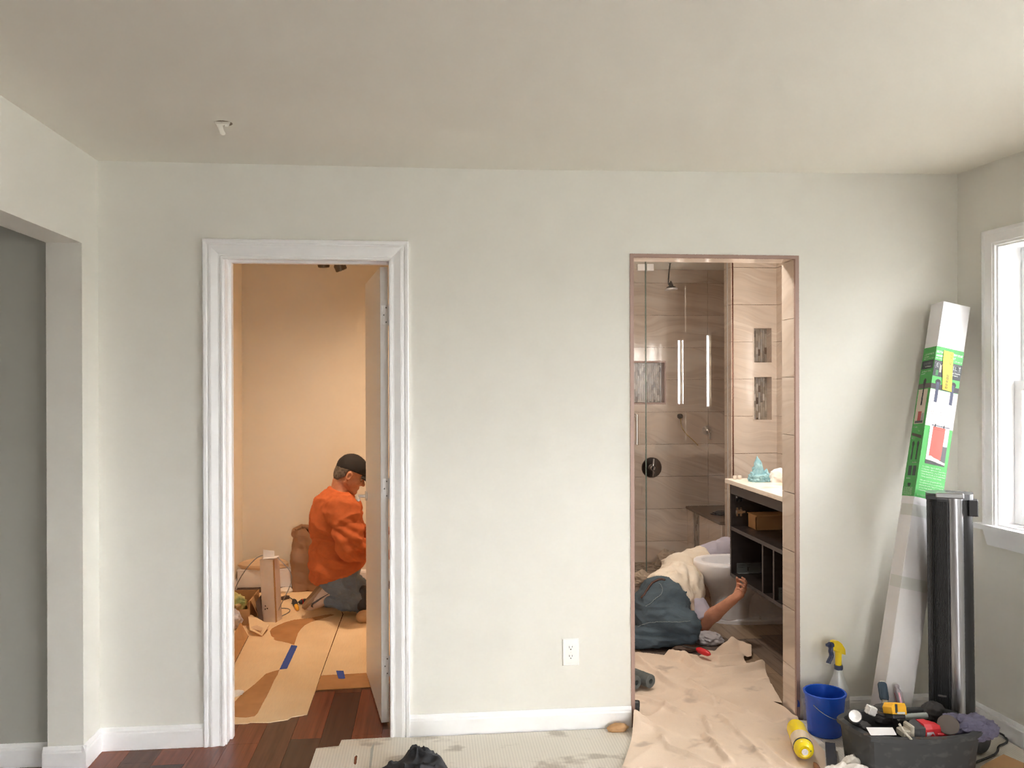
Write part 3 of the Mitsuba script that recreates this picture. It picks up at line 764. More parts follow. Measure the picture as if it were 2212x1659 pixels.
part(gc, 'relief_valve', xf(lathe([(0.013, -0.0115), (0.0125, -0.0135), (0.005, -0.0135), (0.004, -0.010), (0.0, -0.010)], 20, False), GF), 'mat_nickel', 'round metal valve', smooth=40)
part(gc, 'stamp_dot', xf(cyl((-0.022, 0.004, -0.0085), (-0.022, 0.004, -0.0065), 0.0022, 10), GF), 'mat_spray_navy')

# ================================================================ small things on the drop cloth at the bottom edge
mat('bar_black', (38, 38, 40), 0.55)
p1, p2 = az(1793, 1606, 0.030), az(1798, 1662, 0.030)
fr = aim(p1, p2 - p1)
bb = thing('black_bar', 'flat black tool bar on the drop cloth between the bucket and the tool tote', 'tool')
L_ = np.linalg.norm(p2 - p1)
part(bb, 'body', xf(hull([(x, y, z) for x in (-0.019, 0.019) for (y, z) in ((-0.012, 0.0), (0.004, 0.0), (0.010, 0.02), (0.010, L_), (-0.012, L_))]), fr), 'mat_bar_black')
part(bb, 'pad', xf(box(-0.021, 0.021, -0.016, -0.012, 0.02, L_), fr), 'mat_label_grey', 'grey pad underneath')
mat('brown_wood', (112, 70, 44), 0.5)
p1, p2 = az(1759, 1648, 0.020), az(1790, 1705, 0.020)
add('wooden_stick', tube(spline([p1, p1 * 0.7 + p2 * 0.3, p2], 12), [0.004, 0.010, 0.0115] + [0.012] * 8 + [0.010], 14), 'mat_brown_wood', 'round brown wooden handle at the bottom edge, next to the yellow gas cylinder', 'handle', smooth=50)
mat('white_cloth', (236, 232, 226), 0.85)
c = az(1840, 1684, 0.0)
add('paper_towel', cat_([crumple((c[0] + dx, c[1] + dy, BT + 0.008), s, sd, 0.38, 4, 1.7) for dx, dy, s, sd in ((0.02, 0.03, (0.040, 0.034, 0.045), 3), (-0.055, -0.02, (0.050, 0.045, 0.035), 8), (0.035, -0.015, (0.045, 0.045, 0.030), 6), (-0.01, -0.05, (0.060, 0.050, 0.040), 12))]), 'mat_white_cloth', 'crumpled white paper towel in front of the black tool tote', 'paper towel', smooth=60)
mat('kraft', mikit.proc(lambda p, n, uv: mix(L3((190, 150, 106)), L3((164, 124, 84)), fbm(p.x * 12, p.y * 12, p.z * 12, 4))), 0.75)
cp_ = floor_poly([(2108, 1664), (2130, 1648), (2168, 1629), (2212, 1648), (2260, 1700), (2108, 1720)], 0.03)
add('cardboard_sheet', xf(extr(cp_, 0.024), frame((0, 0, BT), XA, YA, ZA)), 'mat_kraft', 'flat brown cardboard carton at the bottom right corner', 'cardboard')
c = az(1342, 1588, 0.012)
add('paper_wad', xf(crumple((0, 0, 0), (0.046, 0.017, 0.022), 5, 0.22, 4, 1.5), frame((c[0], -0.050, BT), norm([1, 0.12, 0]), norm([-0.12, 1, 0]), ZA)), 'mat_kraft', 'small brown paper wad against the baseboard left of the bathroom doorway', 'paper', smooth=50)
mat('tape_blue', (42, 70, 150), 0.6)
c = ay(1711, 1534, -0.005)
add('blue_tape', panel(sg.Polygon([(-0.006, -0.014), (0.006, -0.017), (0.006, 0.0), (0.0, 0.014), (-0.005, 0.016), (-0.003, 0.004)]), (BX1 - 0.002, -0.0042, 0.072), XA, ZA, -YA, 0.0005), 'mat_tape_blue', 'scrap of blue tape low on the right edge of the bathroom doorway', 'tape')

# ================================================================ tower fan
mat('fan_black', (24, 25, 26), 0.4)
mat('fan_silver', (178, 180, 184), 0.3, 0.85)
mat('fan_clear', (86, 88, 92), 0.2, spec=0.7)
FC = np.array([2.160, -0.333, 0])
fvd = norm([-0.545, -0.838, 0]); fr_ = np.array([-fvd[1], fvd[0], 0]); fr_ = -fr_ if fr_[0] < 0 else fr_
FF = frame(FC, fr_, -fvd, ZA)   # local x right, y away from the camera, z up
FF = FF @ rotm(-0.5, YA)
tf = thing('tower_fan', 'tall black tower fan with a silver front strip standing in the right corner', 'tower fan')
body = rrect(0.170, 0.128, 0.045)
part(tf, 'housing', xf(extr(body, 1.0), FF @ frame((0, 0, 0.03), XA, YA, ZA)), 'mat_fan_black', smooth=35)
part(tf, 'base', xf(lathe([(0.0, 0), (0.100, 0), (0.104, 0.006), (0.098, 0.018), (0.08, 0.03), (0.0, 0.032)], 40), FF @ frame((0, 0.02, BT), XA, YA, ZA)), 'mat_fan_black', smooth=40)
for i in range(14):
    x = -0.082 + i * 0.0056
    part(tf, 'grille_rib', xf(cbox(x - 0.0013, x + 0.0013, -0.072 + 0.10 * max(0, (-x - 0.06)) ** 1.3 * 8, -0.058, 0.05, 1.02, 0.0006), FF), 'mat_fan_black')
sp = [(-0.029, 0.0), (-0.026, -0.010), (-0.014, -0.019), (0.0, -0.022), (0.014, -0.019), (0.026, -0.010), (0.029, 0.0)]
part(tf, 'front_strip', xf(extr(sg.Polygon(sp), 1.02), FF @ frame((0.023, -0.057, 0.03), XA, YA, ZA)), 'mat_fan_silver', 'silver convex strip', smooth=60)
part(tf, 'strip_foot', xf(cbox(-0.008, 0.052, -0.081, -0.06, 0.115, 0.119, 0.001), FF), 'mat_fan_silver')
part(tf, 'top_cap', xf(extr(body.buffer(0.003), 0.022), FF @ frame((0, 0, 1.03), XA, YA, ZA)), 'mat_fan_clear', 'smoky grey top cap', smooth=35)
part(tf, 'top_clip', xf(cbox(-0.086, -0.045, -0.077, -0.045, 1.028, 1.046, 0.002), FF), 'mat_fan_black')
part(tf, 'strip_cap', xf(cbox(-0.050, 0.054, -0.082, -0.05, 1.036, 1.058, 0.004), FF), 'mat_fan_silver', 'silver cap of the strip')
part(tf, 'remote_holder', xf(cbox(0.070, 0.104, -0.062, -0.005, 0.965, 1.030, 0.003), FF), 'mat_bar_black')
part(tf, 'emblem', xf(panel(sg.box(-0.050, 0.222, -0.018, 0.230), (0, -0.0735, 0), XA, ZA, -YA, 0.0008), FF), 'mat_dark_screw', 'small grey emblem')
lp = spline([FF[:3, 3] + fr_ * 0.088 + [0, 0.0, 0.135], FF[:3, 3] + fr_ * 0.125 + [0, 0, 0.10], FF[:3, 3] + fr_ * 0.125 + [0, 0, 0.05], FF[:3, 3] + fr_ * 0.09 + [0, -0.02, 0.035]], 24)
part(tf, 'cord', tube(lp, 0.0035, 8), 'mat_fan_black', 'black power cord', smooth=True)

# ================================================================ red handled tool on the window sill
mat('tool_red', (196, 36, 44), 0.35, spec=0.5)
sd = thing('window_screwdriver', 'red handled screwdriver lying on the window sill', 'screwdriver')
part(sd, 'handle', tube([rwp(s, 0.906, -0.018) for s in np.linspace(0.375, 0.475, 10)], [0.006, 0.009, 0.0105, 0.0115, 0.011, 0.0115, 0.0115, 0.0115, 0.011, 0.008], 12), 'mat_tool_red', smooth=40)
part(sd, 'shaft', cyl(rwp(0.377, 0.906, -0.018), rwp(0.315, 0.903, -0.014), 0.003, 8), 'mat_nickel', 'metal shaft')
# ================================================================ long white box with a printed green sleeve, leaning in the corner
mat('white_card', mikit.proc(lambda p, n, uv: mix(L3((232, 232, 236)), L3((214, 212, 212)), fbm(p.x * 5, p.y * 5, p.z * 5, 3))), 0.6)
mat('print', VC, 0.45, spec=0.4)
BW, BD, BLEN = 0.128, 0.094, 1.93
b0, b1 = np.array([1.852, -0.303, BT + 0.031]), np.array([2.256, -0.134, 1.868])
bz = norm(b1 - b0); bx_ = norm(XA - bz * (XA @ bz)); by_ = np.cross(bz, bx_)
LF = frame(b0, bx_, by_, bz)      # local: x across the front, y away from the viewer, z up the box; front-left edge at x = y = 0
BLEN = float(np.linalg.norm(b1 - b0))
lb = thing('long_carton', 'long white carton with a green printed sleeve leaning in the corner beside the tower fan', 'box')
part(lb, 'carton', xf(cbox(0, BW, 0, BD, 0, BLEN, 0.002), LF), 'mat_white_card')
for z in (0.62, 0.93):
    part(lb, 'packing_tape', xf(box(-0.0004, BW + 0.0004, -0.0004, BD * 0.9, z, z + 0.05), LF), 'mat_frosted', 'strip of clear tape')
class Print:
    """flat print: coloured polygons stacked a hair apart, one mesh"""
    def __init__(s, w=1.0): s.w = w; s.v, s.f, s.c, s.k = [], [], [], 0
    def put(s, mesh, color):
        o = sum(len(q) for q in s.v)
        s.v.append(np.asarray(mesh.vertices)); s.f.append(np.asarray(mesh.faces) + o)
        s.c.append(np.tile(lin(color), (len(mesh.vertices), 1)))
    def poly(s, pts, color):
        """pts: (u, v) with v running down from the sleeve's top"""
        s.k += 1
        P = pts if hasattr(pts, 'area') else sg.Polygon(pts)
        P = affinity.scale(P, 1, -1, origin=(0, 0))
        m = extr(P, 0.00012); m.apply_translation((0, 0, 0.0003 + 0.00004 * s.k)); s.put(m, color)
    def rect(s, u0, v0, u1, v1, color): s.poly(sg.box(u0, v0, u1, v1), color)
    def text(s, t, u, v, h, color, bold=False, rot=0, squeeze=1.0):
        s.k += 1
        m = meshkit.text_mesh(t, h, 0.00012, bold)
        room = (s.w - u - 0.004) if rot == 0 else 9.0
        squeeze = min(squeeze, room / float(m.bounds[1][0]))
        m.apply_scale((squeeze, 1, 1)); m.apply_transform(rotm(rot, ZA)); m.apply_translation((u, -v, 0.0003 + 0.00004 * s.k)); s.put(m, color)
    def build(s, m): return xf(tm(np.vstack(s.v), np.vstack(s.f)), m), np.vstack(s.c)
GREEN, GREEND, WHITE, BLK, PINKW, RED = (72, 158, 80), (60, 138, 64), (240, 240, 236), (38, 40, 44), (226, 212, 208), (168, 84, 74)
zt = BLEN - 0.205        # top of the sleeve
w = BW
P = Print(BW)
P.rect(0, 0, w, 0.665, GREEN)
P.text('RECTANGULAR SLIDING DOOR', 0.004, 0.028, 0.0095, WHITE, True, squeeze=0.80)
P.text('HARDWARE KIT', 0.004, 0.044, 0.0085, WHITE, True)
P.text('herrajes para puerta corrediza', 0.004, 0.054, 0.005, WHITE, squeeze=1.3)
P.rect(0.0, 0.062, w, 0.132, BLK)
P.rect(0.006, 0.067, w - 0.006, 0.068, (150, 152, 156)); P.rect(0.006, 0.094, w - 0.006, 0.095, (150, 152, 156))
P.rect(0.006, 0.067, 0.007, 0.095, (150, 152, 156)); P.rect(w - 0.007, 0.067, w - 0.006, 0.095, (150, 152, 156))
P.text('EVERBILT', 0.010, 0.090, 0.017, (190, 192, 196), squeeze=1.12)
P.text('hardware', 0.082, 0.106, 0.007, WHITE); P.text('herrajes', 0.082, 0.116, 0.006, WHITE)
P.rect(0.012, 0.104, 0.024, 0.128, (50, 110, 60)); P.rect(0.027, 0.080, 0.036, 0.112, (178, 168, 150))
P.rect(0, 0.190, w, 0.352, PINKW)
P.rect(0, 0.165, w, 0.188, (54, 48, 52))
for u in (0.030, 0.100):
    P.poly(sg.Point(u, 0.156).buffer(0.0125, 16), (30, 28, 30)); P.rect(u - 0.0075, 0.156, u + 0.0065, 0.245, (62, 66, 88))
P.text('COORDINE CON PISOS Y DE MADERA', 0.010, 0.290, 0.0048, (90, 84, 84), squeeze=1.25); P.text('the most popular hardware finish', 0.018, 0.299, 0.0036, (110, 104, 104), squeeze=1.3)
P.rect(0.024, 0.346, 0.113, 0.515, (222, 222, 226)); P.rect(0.088, 0.372, 0.113, 0.430, (170, 176, 186)); P.rect(0.086, 0.430, 0.113, 0.500, (84, 82, 86))
P.poly([(0.038, 0.350), (0.094, 0.350), (0.092, 0.492), (0.036, 0.480)], RED)
P.poly([(0.040, 0.362), (0.092, 0.362), (0.092, 0.3635), (0.040, 0.3635)], (150, 70, 62))
P.rect(0.030, 0.344, 0.112, 0.3475, (70, 70, 86))
for u in (0.046, 0.086): P.rect(u - 0.0025, 0.338, u + 0.0025, 0.352, (40, 40, 46))
P.poly([(0.024, 0.482), (0.045, 0.478), (0.075, 0.490), (0.113, 0.500), (0.113, 0.515), (0.024, 0.515)], (202, 194, 182))
P.poly([(0.024, 0.498), (0.055, 0.500), (0.09, 0.506), (0.113, 0.510), (0.113, 0.515), (0.024, 0.515)], (60, 58, 60))
for i, tx in enumerate(['For Doors up to 200 lb.', 'For Doors 1-3/8 in. to 1-3/4 in. thick', 'Made to fit doors up to 36 in. wide', 'Wall mount, kit and hardware', 'Tools needed: drill driver']):
    P.text('· ' + tx, 0.010, 0.532 + i * 0.0108, 0.0052, WHITE, squeeze=1.12)
for i, tx in enumerate(['Para puertas de hasta 200 lb', 'Para puertas de 35 mm a 45 mm de grosor', 'Adecuado para puertas de hasta 91 cm de ancho', 'Montaje en pared, kit y herrajes', 'Herramientas necesarias: taladro']):
    P.text('· ' + tx, 0.010, 0.592 + i * 0.0108, 0.0052, WHITE, squeeze=1.0)
P.text('EL DISEÑO EVERBILT', 0.010, 0.658, 0.006, WHITE, squeeze=1.1)
m_, c_ = P.build(LF @ frame((0, -0.0002, zt), XA, ZA, -YA))
part(lb, 'front_print', m_, 'mat_print', 'green printed front with a red sliding door', color=c_)
P = Print(BD); d = BD
P.rect(0, 0, d, 0.665, GREEND)
P.text('SLIDING DOOR', 0.012, 0.034, 0.007, WHITE, squeeze=1.0); P.text('hardware', 0.012, 0.045, 0.006, WHITE); P.text('kit para puerta corrediza', 0.012, 0.053, 0.0045, WHITE)
P.rect(0.004, 0.060, 0.088, 0.098, BLK); P.text('EVERBILT', 0.016, 0.078, 0.010, (120, 122, 126), squeeze=1.2); P.text('hardware', 0.026, 0.090, 0.006, WHITE, squeeze=1.3)
P.text('CARRIL DE ACERO', 0.010, 0.112, 0.0055, WHITE); P.text('Steel rail', 0.010, 0.121, 0.005, WHITE)
P.rect(0.008, 0.190, 0.078, 0.345, (206, 192, 178))
P.rect(0, 0.165, d, 0.186, (84, 72, 72))
P.poly([(0.036, 0.150), (0.046, 0.140), (0.056, 0.150), (0.054, 0.168), (0.049, 0.176), (0.049, 0.262), (0.037, 0.262), (0.041, 0.176), (0.036, 0.166)], (38, 34, 36))
P.rect(0.030, 0.290, 0.056, 0.332, (160, 70, 66)); P.rect(0.058, 0.298, 0.074, 0.334, (150, 150, 150)); P.rect(0.014, 0.332, 0.074, 0.342, (60, 56, 56))
P.text('Incluye', 0.012, 0.362, 0.006, WHITE); P.text('riel', 0.052, 0.380, 0.006, WHITE)
P.poly([(0.008, 0.384), (0.082, 0.398), (0.082, 0.412), (0.008, 0.396)], (64, 50, 46))
P.text('ruedas', 0.010, 0.412, 0.006, WHITE)
for u in (0.030, 0.066):
    P.poly([(u - 0.009, 0.432), (u, 0.420), (u + 0.009, 0.432), (u + 0.005, 0.448), (u + 0.005, 0.505), (u - 0.005, 0.505), (u - 0.005, 0.448)], (40, 46, 42))
P.text('soportes', 0.044, 0.520, 0.006, WHITE)
for u in (0.022, 0.056): P.rect(u, 0.532, u + 0.024, 0.575, (42, 52, 46))
P.text('tornillos', 0.016, 0.590, 0.006, WHITE)
P.poly(sg.Point(0.044, 0.612).buffer(0.012, 10).intersection(sg.box(0, 0.608, 1, 1)), (36, 48, 40))
for i in range(7): P.text('instrucciones de montaje', 0.008, 0.630 + i * 0.0050, 0.0034, WHITE, squeeze=1.2)
m_, c_ = P.build(LF @ frame((-0.0002, BD, zt), -YA, ZA, -XA))
part(lb, 'side_print', m_, 'mat_print', 'darker green printed side with black hanger drawings', color=c_)
# yellow tag stuck over the front print
P = Print()
YEL = (248, 214, 62)
P.poly([(0.034, 0.012), (0.080, 0.014), (0.084, 0.070), (0.096, 0.186), (0.052, 0.184), (0.036, 0.060)], YEL)
P.text('BIELIK', 0.066, 0.018, 0.0125, (88, 76, 40), rot=-90, squeeze=1.0)
rb = np.random.default_rng(4); vv = 0.116
while vv < 0.176:
    hh = rb.uniform(0.0008, 0.003); P.poly([(0.062, vv), (0.074, vv + 0.001), (0.0745, vv + hh + 0.001), (0.0625, vv + hh)], (70, 58, 34)); vv += hh + rb.uniform(0.0008, 0.0018)
P.rect(0.080, 0.122, 0.084, 0.160, (214, 180, 60))
m_, c_ = P.build(LF @ frame((0, -0.0024, zt), XA, ZA, -YA))
part(lb, 'yellow_tag', m_, 'mat_print', 'yellow sticker with a name and a barcode', color=c_)
# ================================================================ canvas drop cloth through the bathroom doorway
mat('canvas', mikit.proc(lambda p, n, uv: mix(mix(L3((218, 199, 180)), L3((198, 176, 156)), fbm(p.x * 3, p.y * 3, 1.0, 4)), L3((150, 132, 118)), smoothstep(0.66, 0.86, fbm(p.x * 9 + 4, p.y * 9, 2.0, 4)) * 0.5) * (0.97 + 0.05 * noise(p.x * 700, p.y * 700))), 0.85)
dc = floor_poly([(1325, 1720), (1345, 1659), (1362, 1606), (1367, 1576)], 0.01, [(0.900, -0.012), (0.905, 0.15)] )
pts = [tuple(az(x, y, 0.012)[:2]) for x, y in [(1325, 1720), (1345, 1659), (1362, 1606), (1369, 1572)]] + [(0.904, 0.0), (0.900, 0.16), (0.76, 0.22), (0.76, 1.02)] + \
      [tuple(az(x, y, 0.012)[:2]) for x, y in [(1400, 1414), (1460, 1421), (1500, 1418), (1545, 1412), (1600, 1388), (1622, 1392), (1624, 1418), (1606, 1424), (1624, 1446), (1652, 1446), (1664, 1478), (1690, 1522)]] + [(1.600, 0.17), (1.628, 0.10), (1.634, -0.004)] + \
      [tuple(az(x, y, 0.012)[:2]) for x, y in [(1742, 1577), (1752, 1590), (1782, 1624), (1800, 1640), (1850, 1720)]]
dcp = sg.Polygon(pts).buffer(0)
FOLDS = [([(1376, 1427), (1406, 1450), (1459, 1490), (1491, 1502), (1543, 1526)], .016, .020), ([(1489, 1474), (1517, 1494), (1541, 1524)], .012, .016),
         ([(1541, 1509), (1563, 1526), (1614, 1544)], .013, .016), ([(1447, 1425), (1479, 1429), (1503, 1448), (1543, 1457), (1599, 1454), (1648, 1446)], .026, .026),
         ([(1520, 1548), (1536, 1586)], .009, .010), ([(1523, 1590), (1549, 1620), (1577, 1653)], .013, .015), ([(1557, 1548), (1609, 1600), (1638, 1630), (1658, 1653)], .011, .014),
         ([(1427, 1598), (1447, 1620), (1505, 1641), (1560, 1670)], .012, .013), ([(1374, 1506), (1435, 1526), (1469, 1542)], .014, .022), ([(1376, 1556), (1408, 1570), (1428, 1582)], .010, .012),
         ([(1520, 1412), (1560, 1404), (1600, 1402), (1621, 1408)], .026, .032), ([(1440, 1424), (1500, 1428), (1560, 1426), (1605, 1422)], .018, .024), ([(1510, 1395), (1545, 1388), (1580, 1402)], .020, .03),
         ([(1700, 1560), (1742, 1640)], .010, .016), ([(1640, 1600), (1700, 1659)], .008, .015), ([(1400, 1400), (1440, 1412)], .02, .02)]
FL = [(sg.LineString([tuple(az(x, y, 0.012)[:2]) for x, y in q]), h, w_) for q, h, w_ in FOLDS]
_pi = az(1406, 1472, 0.056); _bp = az(1381, 1526, 0.050); _rt = az(1505, 1402, 0.055), az(1530, 1412, 0.050); _pt = az(1840, 1684, 0.0)
LIES = [(_pi, _pi + 0.43 * norm([-0.52, 0.85, 0.0]), 0.07), (_pi + [-0.074, -0.012, 0], _pi + [-0.074, -0.012, 0] + 0.37 * norm([-0.52, 0.85, 0.0]), 0.07), (_bp, _bp + 0.22 * norm([-1, 0.35, 0]), 0.05), (gp, gp + gd * 0.25, 0.07),
        (az(1793, 1606, 0.03), az(1798, 1662, 0.03), 0.05), (_rt[0], _rt[1], 0.05), (_pt, _pt + [0.02, 0.02, 0], 0.13), (az(1759, 1648, 0.02), az(1790, 1705, 0.02), 0.03)]
def cloth_z(p):
    z = np.full(len(p), BT + 0.0016)
    P_ = shapely.points(p[:, 0], p[:, 1])
    n = meshkit.fbm(np.c_[p * 7, p[:, 0] * 0 + 3], 3, 2)
    q_ = p @ np.array([[0.82, -0.57], [0.57, 0.82]])
    rg2 = 1 - np.abs(2 * meshkit.noise(np.c_[q_ * [3.2, 11.0] + 1.5 * meshkit.fbm(np.c_[p * 3, p[:, 0] * 0], 2, 31)[:, None], p[:, 0] * 0 + 5], 33) - 1)
    z += 0.012 * rg2 ** 4
    z += 0.010 * n + 0.005 * meshkit.fbm(np.c_[p * 30, p[:, 0] * 0], 3, 7)
    for L, h, w_ in FL:
        d = shapely.distance(L, P_)
        z = z + 1.45 * h * np.exp(-(d / (w_ * 0.8)) ** 2 * 1.2) * (0.75 + 0.5 * meshkit.noise(np.c_[p * 18, p[:, 0] * 0], 5))
    # pressed flat under what lies on it
    for a_, b_, r_ in LIES:
        d = shapely.distance(sg.LineString([a_[:2], b_[:2]]), P_)
        k = np.clip((r_ - d) / 0.02, 0, 1); z = z * (1 - k) + np.minimum(z, BT + 0.007) * k
    # the corner pulled up against the doorway's left edge
    q = np.array([0.890, -0.03])
    z += 0.075 * np.exp(-(np.linalg.norm(p - q, axis=1) / 0.055) ** 2)
    return z
add('drop_cloth', sheet_mesh(dcp, 0.012, cloth_z), 'mat_canvas', 'creased beige canvas drop cloth spread through the bathroom doorway', 'drop cloth', smooth=40)

# ================================================================ black tool tote and what it holds
mat('tote_black', mikit.proc(lambda p, n, uv: mix(L3((42, 43, 44)), L3((62, 61, 58)), smoothstep(0.55, 0.8, fbm(p.x * 40, p.y * 40, p.z * 40, 3)) * 0.6)), 0.6)
ZR = 0.190
rimp = [tuple(az(x, y, ZR)[:2]) for x, y in [(1806, 1550), (1812, 1544), (1834, 1534), (1902, 1530), (1985, 1527), (2024, 1526), (2056, 1534), (2082, 1546), (2120, 1566), (2124, 1578), (2106, 1590), (2046, 1597), (1950, 1599), (1880, 1593), (1832, 1568)]]
rim = sg.Polygon(rimp).buffer(0.01).buffer(-0.01)
def loft(polys, n=120):
    """a skin through closed outlines [(polygon, z)]"""
    v = []
    for pg, z in polys:
        L = pg.exterior.length
        c0 = np.array(pg.centroid.coords[0])
        ang = np.linspace(0, 2 * np.pi, n, endpoint=False)
        for a in ang:
            ln = sg.LineString([c0, c0 + 3 * np.array([math.cos(a), math.sin(a)])]).intersection(pg.exterior)
            g = ln if ln.geom_type == 'Point' else max(ln.geoms, key=lambda q: np.linalg.norm(np.array(q.coords[0]) - c0))
            v.append((*g.coords[0], z))
    f = []
    for i in range(len(polys) - 1):
        for j in range(n):
            k = (j + 1) % n
            f += [(i * n + j, i * n + k, (i + 1) * n + k), (i * n + j, (i + 1) * n + k, (i + 1) * n + j)]
    o = len(v); v.append((*polys[0][0].centroid.coords[0], polys[0][1])); v.append((*polys[-1][0].centroid.coords[0], polys[-1][1])); m = (len(polys) - 1) * n
    for j in range(n):
        k = (j + 1) % n
        f += [(o, k, j), (o + 1, m + j, m + k)]
    return tm(v, f)
tt = thing('tool_tote', 'black open tool tote full of tools on the floor in the right corner', 'tool tote')
sc_ = lambda s: affinity.scale(rim, s, s)
tb = BT + 0.002
part(tt, 'tub', loft([(sc_(.86), tb), (sc_(.88), tb + 0.004), (rim.buffer(-0.012), ZR - 0.018), (rim, ZR - 0.016), (rim, ZR), (rim.buffer(-0.024), ZR + 0.001), (rim.buffer(-0.027), ZR - 0.006), (sc_(.84), tb + 0.03)]), 'mat_tote_black', smooth=35)
for (x0, x1) in ((1978, 1990), (1996, 2012), (2018, 2026), (2034, 2046), (1866, 1880)):
    y_ = 1594.5 if x0 > 1900 else 1586
    part(tt, 'tool_slot', extr(sg.Polygon([tuple(az(x, y, ZR + 0.001)[:2]) for x, y in ((x0, y_ - 2.4), (x1, y_ - 2.4), (x1, y_ + 2), (x0, y_ + 2))]), 0.0012).apply_translation((0, 0, ZR + 0.0005)), 'mat_hole', 'slot in the rim')
def zpt(x, y, z): return az(x, y, z)
# flashlight
p1 = zpt(1847, 1547, ZR + 0.045); fd = norm([-0.35, -0.72, 0.5])
mat('lens', (240, 240, 240), 0.35, 0.0, spec=0.8)
fl = thing('flashlight', 'black flashlight with a bright round reflector in the left end of the tool tote', 'flashlight')
FLF = aim(p1, -fd)
part(fl, 'body', xf(lathe([(0.0225, -0.002), (0.0255, 0.0), (0.026, 0.018), (0.021, 0.036), (0.0165, 0.045), (0.0165, 0.135), (0.014, 0.14), (0, 0.14)], 28, False), FLF), 'mat_bar_black', smooth=35)
part(fl, 'reflector', xf(lathe([(0.0225, -0.0028), (0.016, 0.004), (0.006, 0.012), (0.0, 0.013)], 28, False), FLF), 'mat_lens', 'silver reflector', smooth=50)
# chrome socket on a dark wrench
p1 = zpt(1880, 1534, ZR + 0.045)
sk = thing('socket_wrench', 'chrome square socket on a dark wrench at the back of the tote', 'wrench')
SKF = aim(p1, [0.85, 0.1, -0.35])
part(sk, 'socket', xf(cat_([cbox(-0.017, 0.017, -0.017, 0.017, -0.014, 0.020, 0.004), cbox(-0.0175, 0.0175, -0.002, 0.002, -0.0145, 0.0205, 0.0008), cbox(-0.002, 0.002, -0.0175, 0.0175, -0.0145, 0.0205, 0.0008)]), SKF), 'mat_nickel')
part(sk, 'handle', xf(tube([(0, 0, 0.02), (0, 0, 0.06), (0.0, 0.004, 0.10)], [0.008, 0.009, 0.008], 10), SKF), 'mat_dark_screw')
# putty knife and screwdriver standing upright
mat('grip_teal', (34, 52, 66), 0.55)
mat('blade_wood', (176, 164, 148), 0.6)
pk = thing('putty_knife', 'upright tool with a dark blue rubber grip standing at the back of the tote', 'hand tool')
p1, p2 = zpt(1914, 1533, 0.17), zpt(1905, 1474, 0.26)
PKF = aim(p1, p2 - p1, FWD); Lk = float(np.linalg.norm(p2 - p1))
part(pk, 'grip', xf(cat_([hull([(x, y, z) for z, a in ((0.038, 0.8), (0.048, 1.0), (Lk - 0.008, 0.98), (Lk, 0.7)) for x, y in [(0.020 * a * math.cos(t), 0.014 * a * math.sin(t)) for t in np.arange(12) * np.pi / 6]])]), PKF), 'mat_grip_teal', 'dark blue rubber grip', smooth=40)
part(pk, 'shank', xf(cbox(-0.012, 0.012, -0.006, 0.006, -0.10, 0.042, 0.003), PKF), 'mat_blade_wood')
part(pk, 'end_cap', xf(cbox(-0.010, 0.010, -0.007, 0.007, Lk - 0.001, Lk + 0.004, 0.001), PKF), 'mat_white_plastic')
mat('clear_red', (160, 34, 60), 0.2, spec=0.7)
mat('clear_grey', (178, 170, 178), 0.2, spec=0.7)
sv_ = thing('screwdriver', 'screwdriver with a clear and red striped handle standing at the back of the tote', 'screwdriver')
p1, p2 = zpt(1951, 1540, 0.15), zpt(1936, 1478, 0.255)
SVF = aim(p1, p2 - p1, FWD); Ls = float(np.linalg.norm(p2 - p1))
part(sv_, 'handle', xf(lathe([(0.007, 0.02), (0.013, 0.03), (0.014, Ls - 0.03), (0.012, Ls - 0.022), (0.009, Ls - 0.017), (0.0115, Ls - 0.010), (0.010, Ls - 0.002), (0.004, Ls)], 8), SVF), 'mat_clear_grey', smooth=30)
for a in (20, 140, 260):
    part(sv_, 'stripe', xf(box(-0.0035, 0.0035, 0.0115, 0.0146, 0.032, Ls - 0.032), SVF @ rotm(a - 90, ZA)), 'mat_clear_red', 'red stripe')
part(sv_, 'shaft', xf(cyl((0, 0, -0.10), (0, 0, 0.03), 0.003, 8), SVF), 'mat_nickel')
# yellow battery pack
mat('tool_yellow', (240, 178, 44), 0.45)
p1 = zpt(1933, 1531, ZR + 0.050)
bt_ = thing('battery_pack', 'yellow and black tool battery lying on the tools in the tote', 'battery')
BF = frame(p1, norm([0.93, 0.30, -0.16]), norm([-0.3, 0.9, -0.25]), norm(np.cross([0.93, 0.30, -0.16], [-0.3, 0.9, -0.25])))
part(bt_, 'case', xf(hull([(x, y, z) for (x, z) in ((-0.037, -0.018), (-0.040, 0.006), (-0.028, 0.022), (0.034, 0.022), (0.040, 0.008), (0.040, -0.020)) for y in (-0.020, 0.024)]), BF), 'mat_tool_yellow')
part(bt_, 'label', xf(cat_([box(-0.020, -0.008, -0.0206, -0.02, -0.014, 0.018)]), BF), 'mat_bar_black', 'black printed patch')
part(bt_, 'recess', xf(box(-0.004, 0.034, -0.0206, -0.020, -0.004, 0.016), BF), 'mat_tape_yellow' if False else 'mat_tool_yellow')
part(bt_, 'white_strip', xf(box(-0.012, 0.030, -0.0212, -0.0204, -0.018, -0.010), BF), 'mat_white_plastic', 'white strip')
part(bt_, 'contact_block', xf(cbox(-0.030, 0.036, -0.018, 0.022, -0.036, -0.019, 0.003), BF), 'mat_bar_black', 'black contact block')
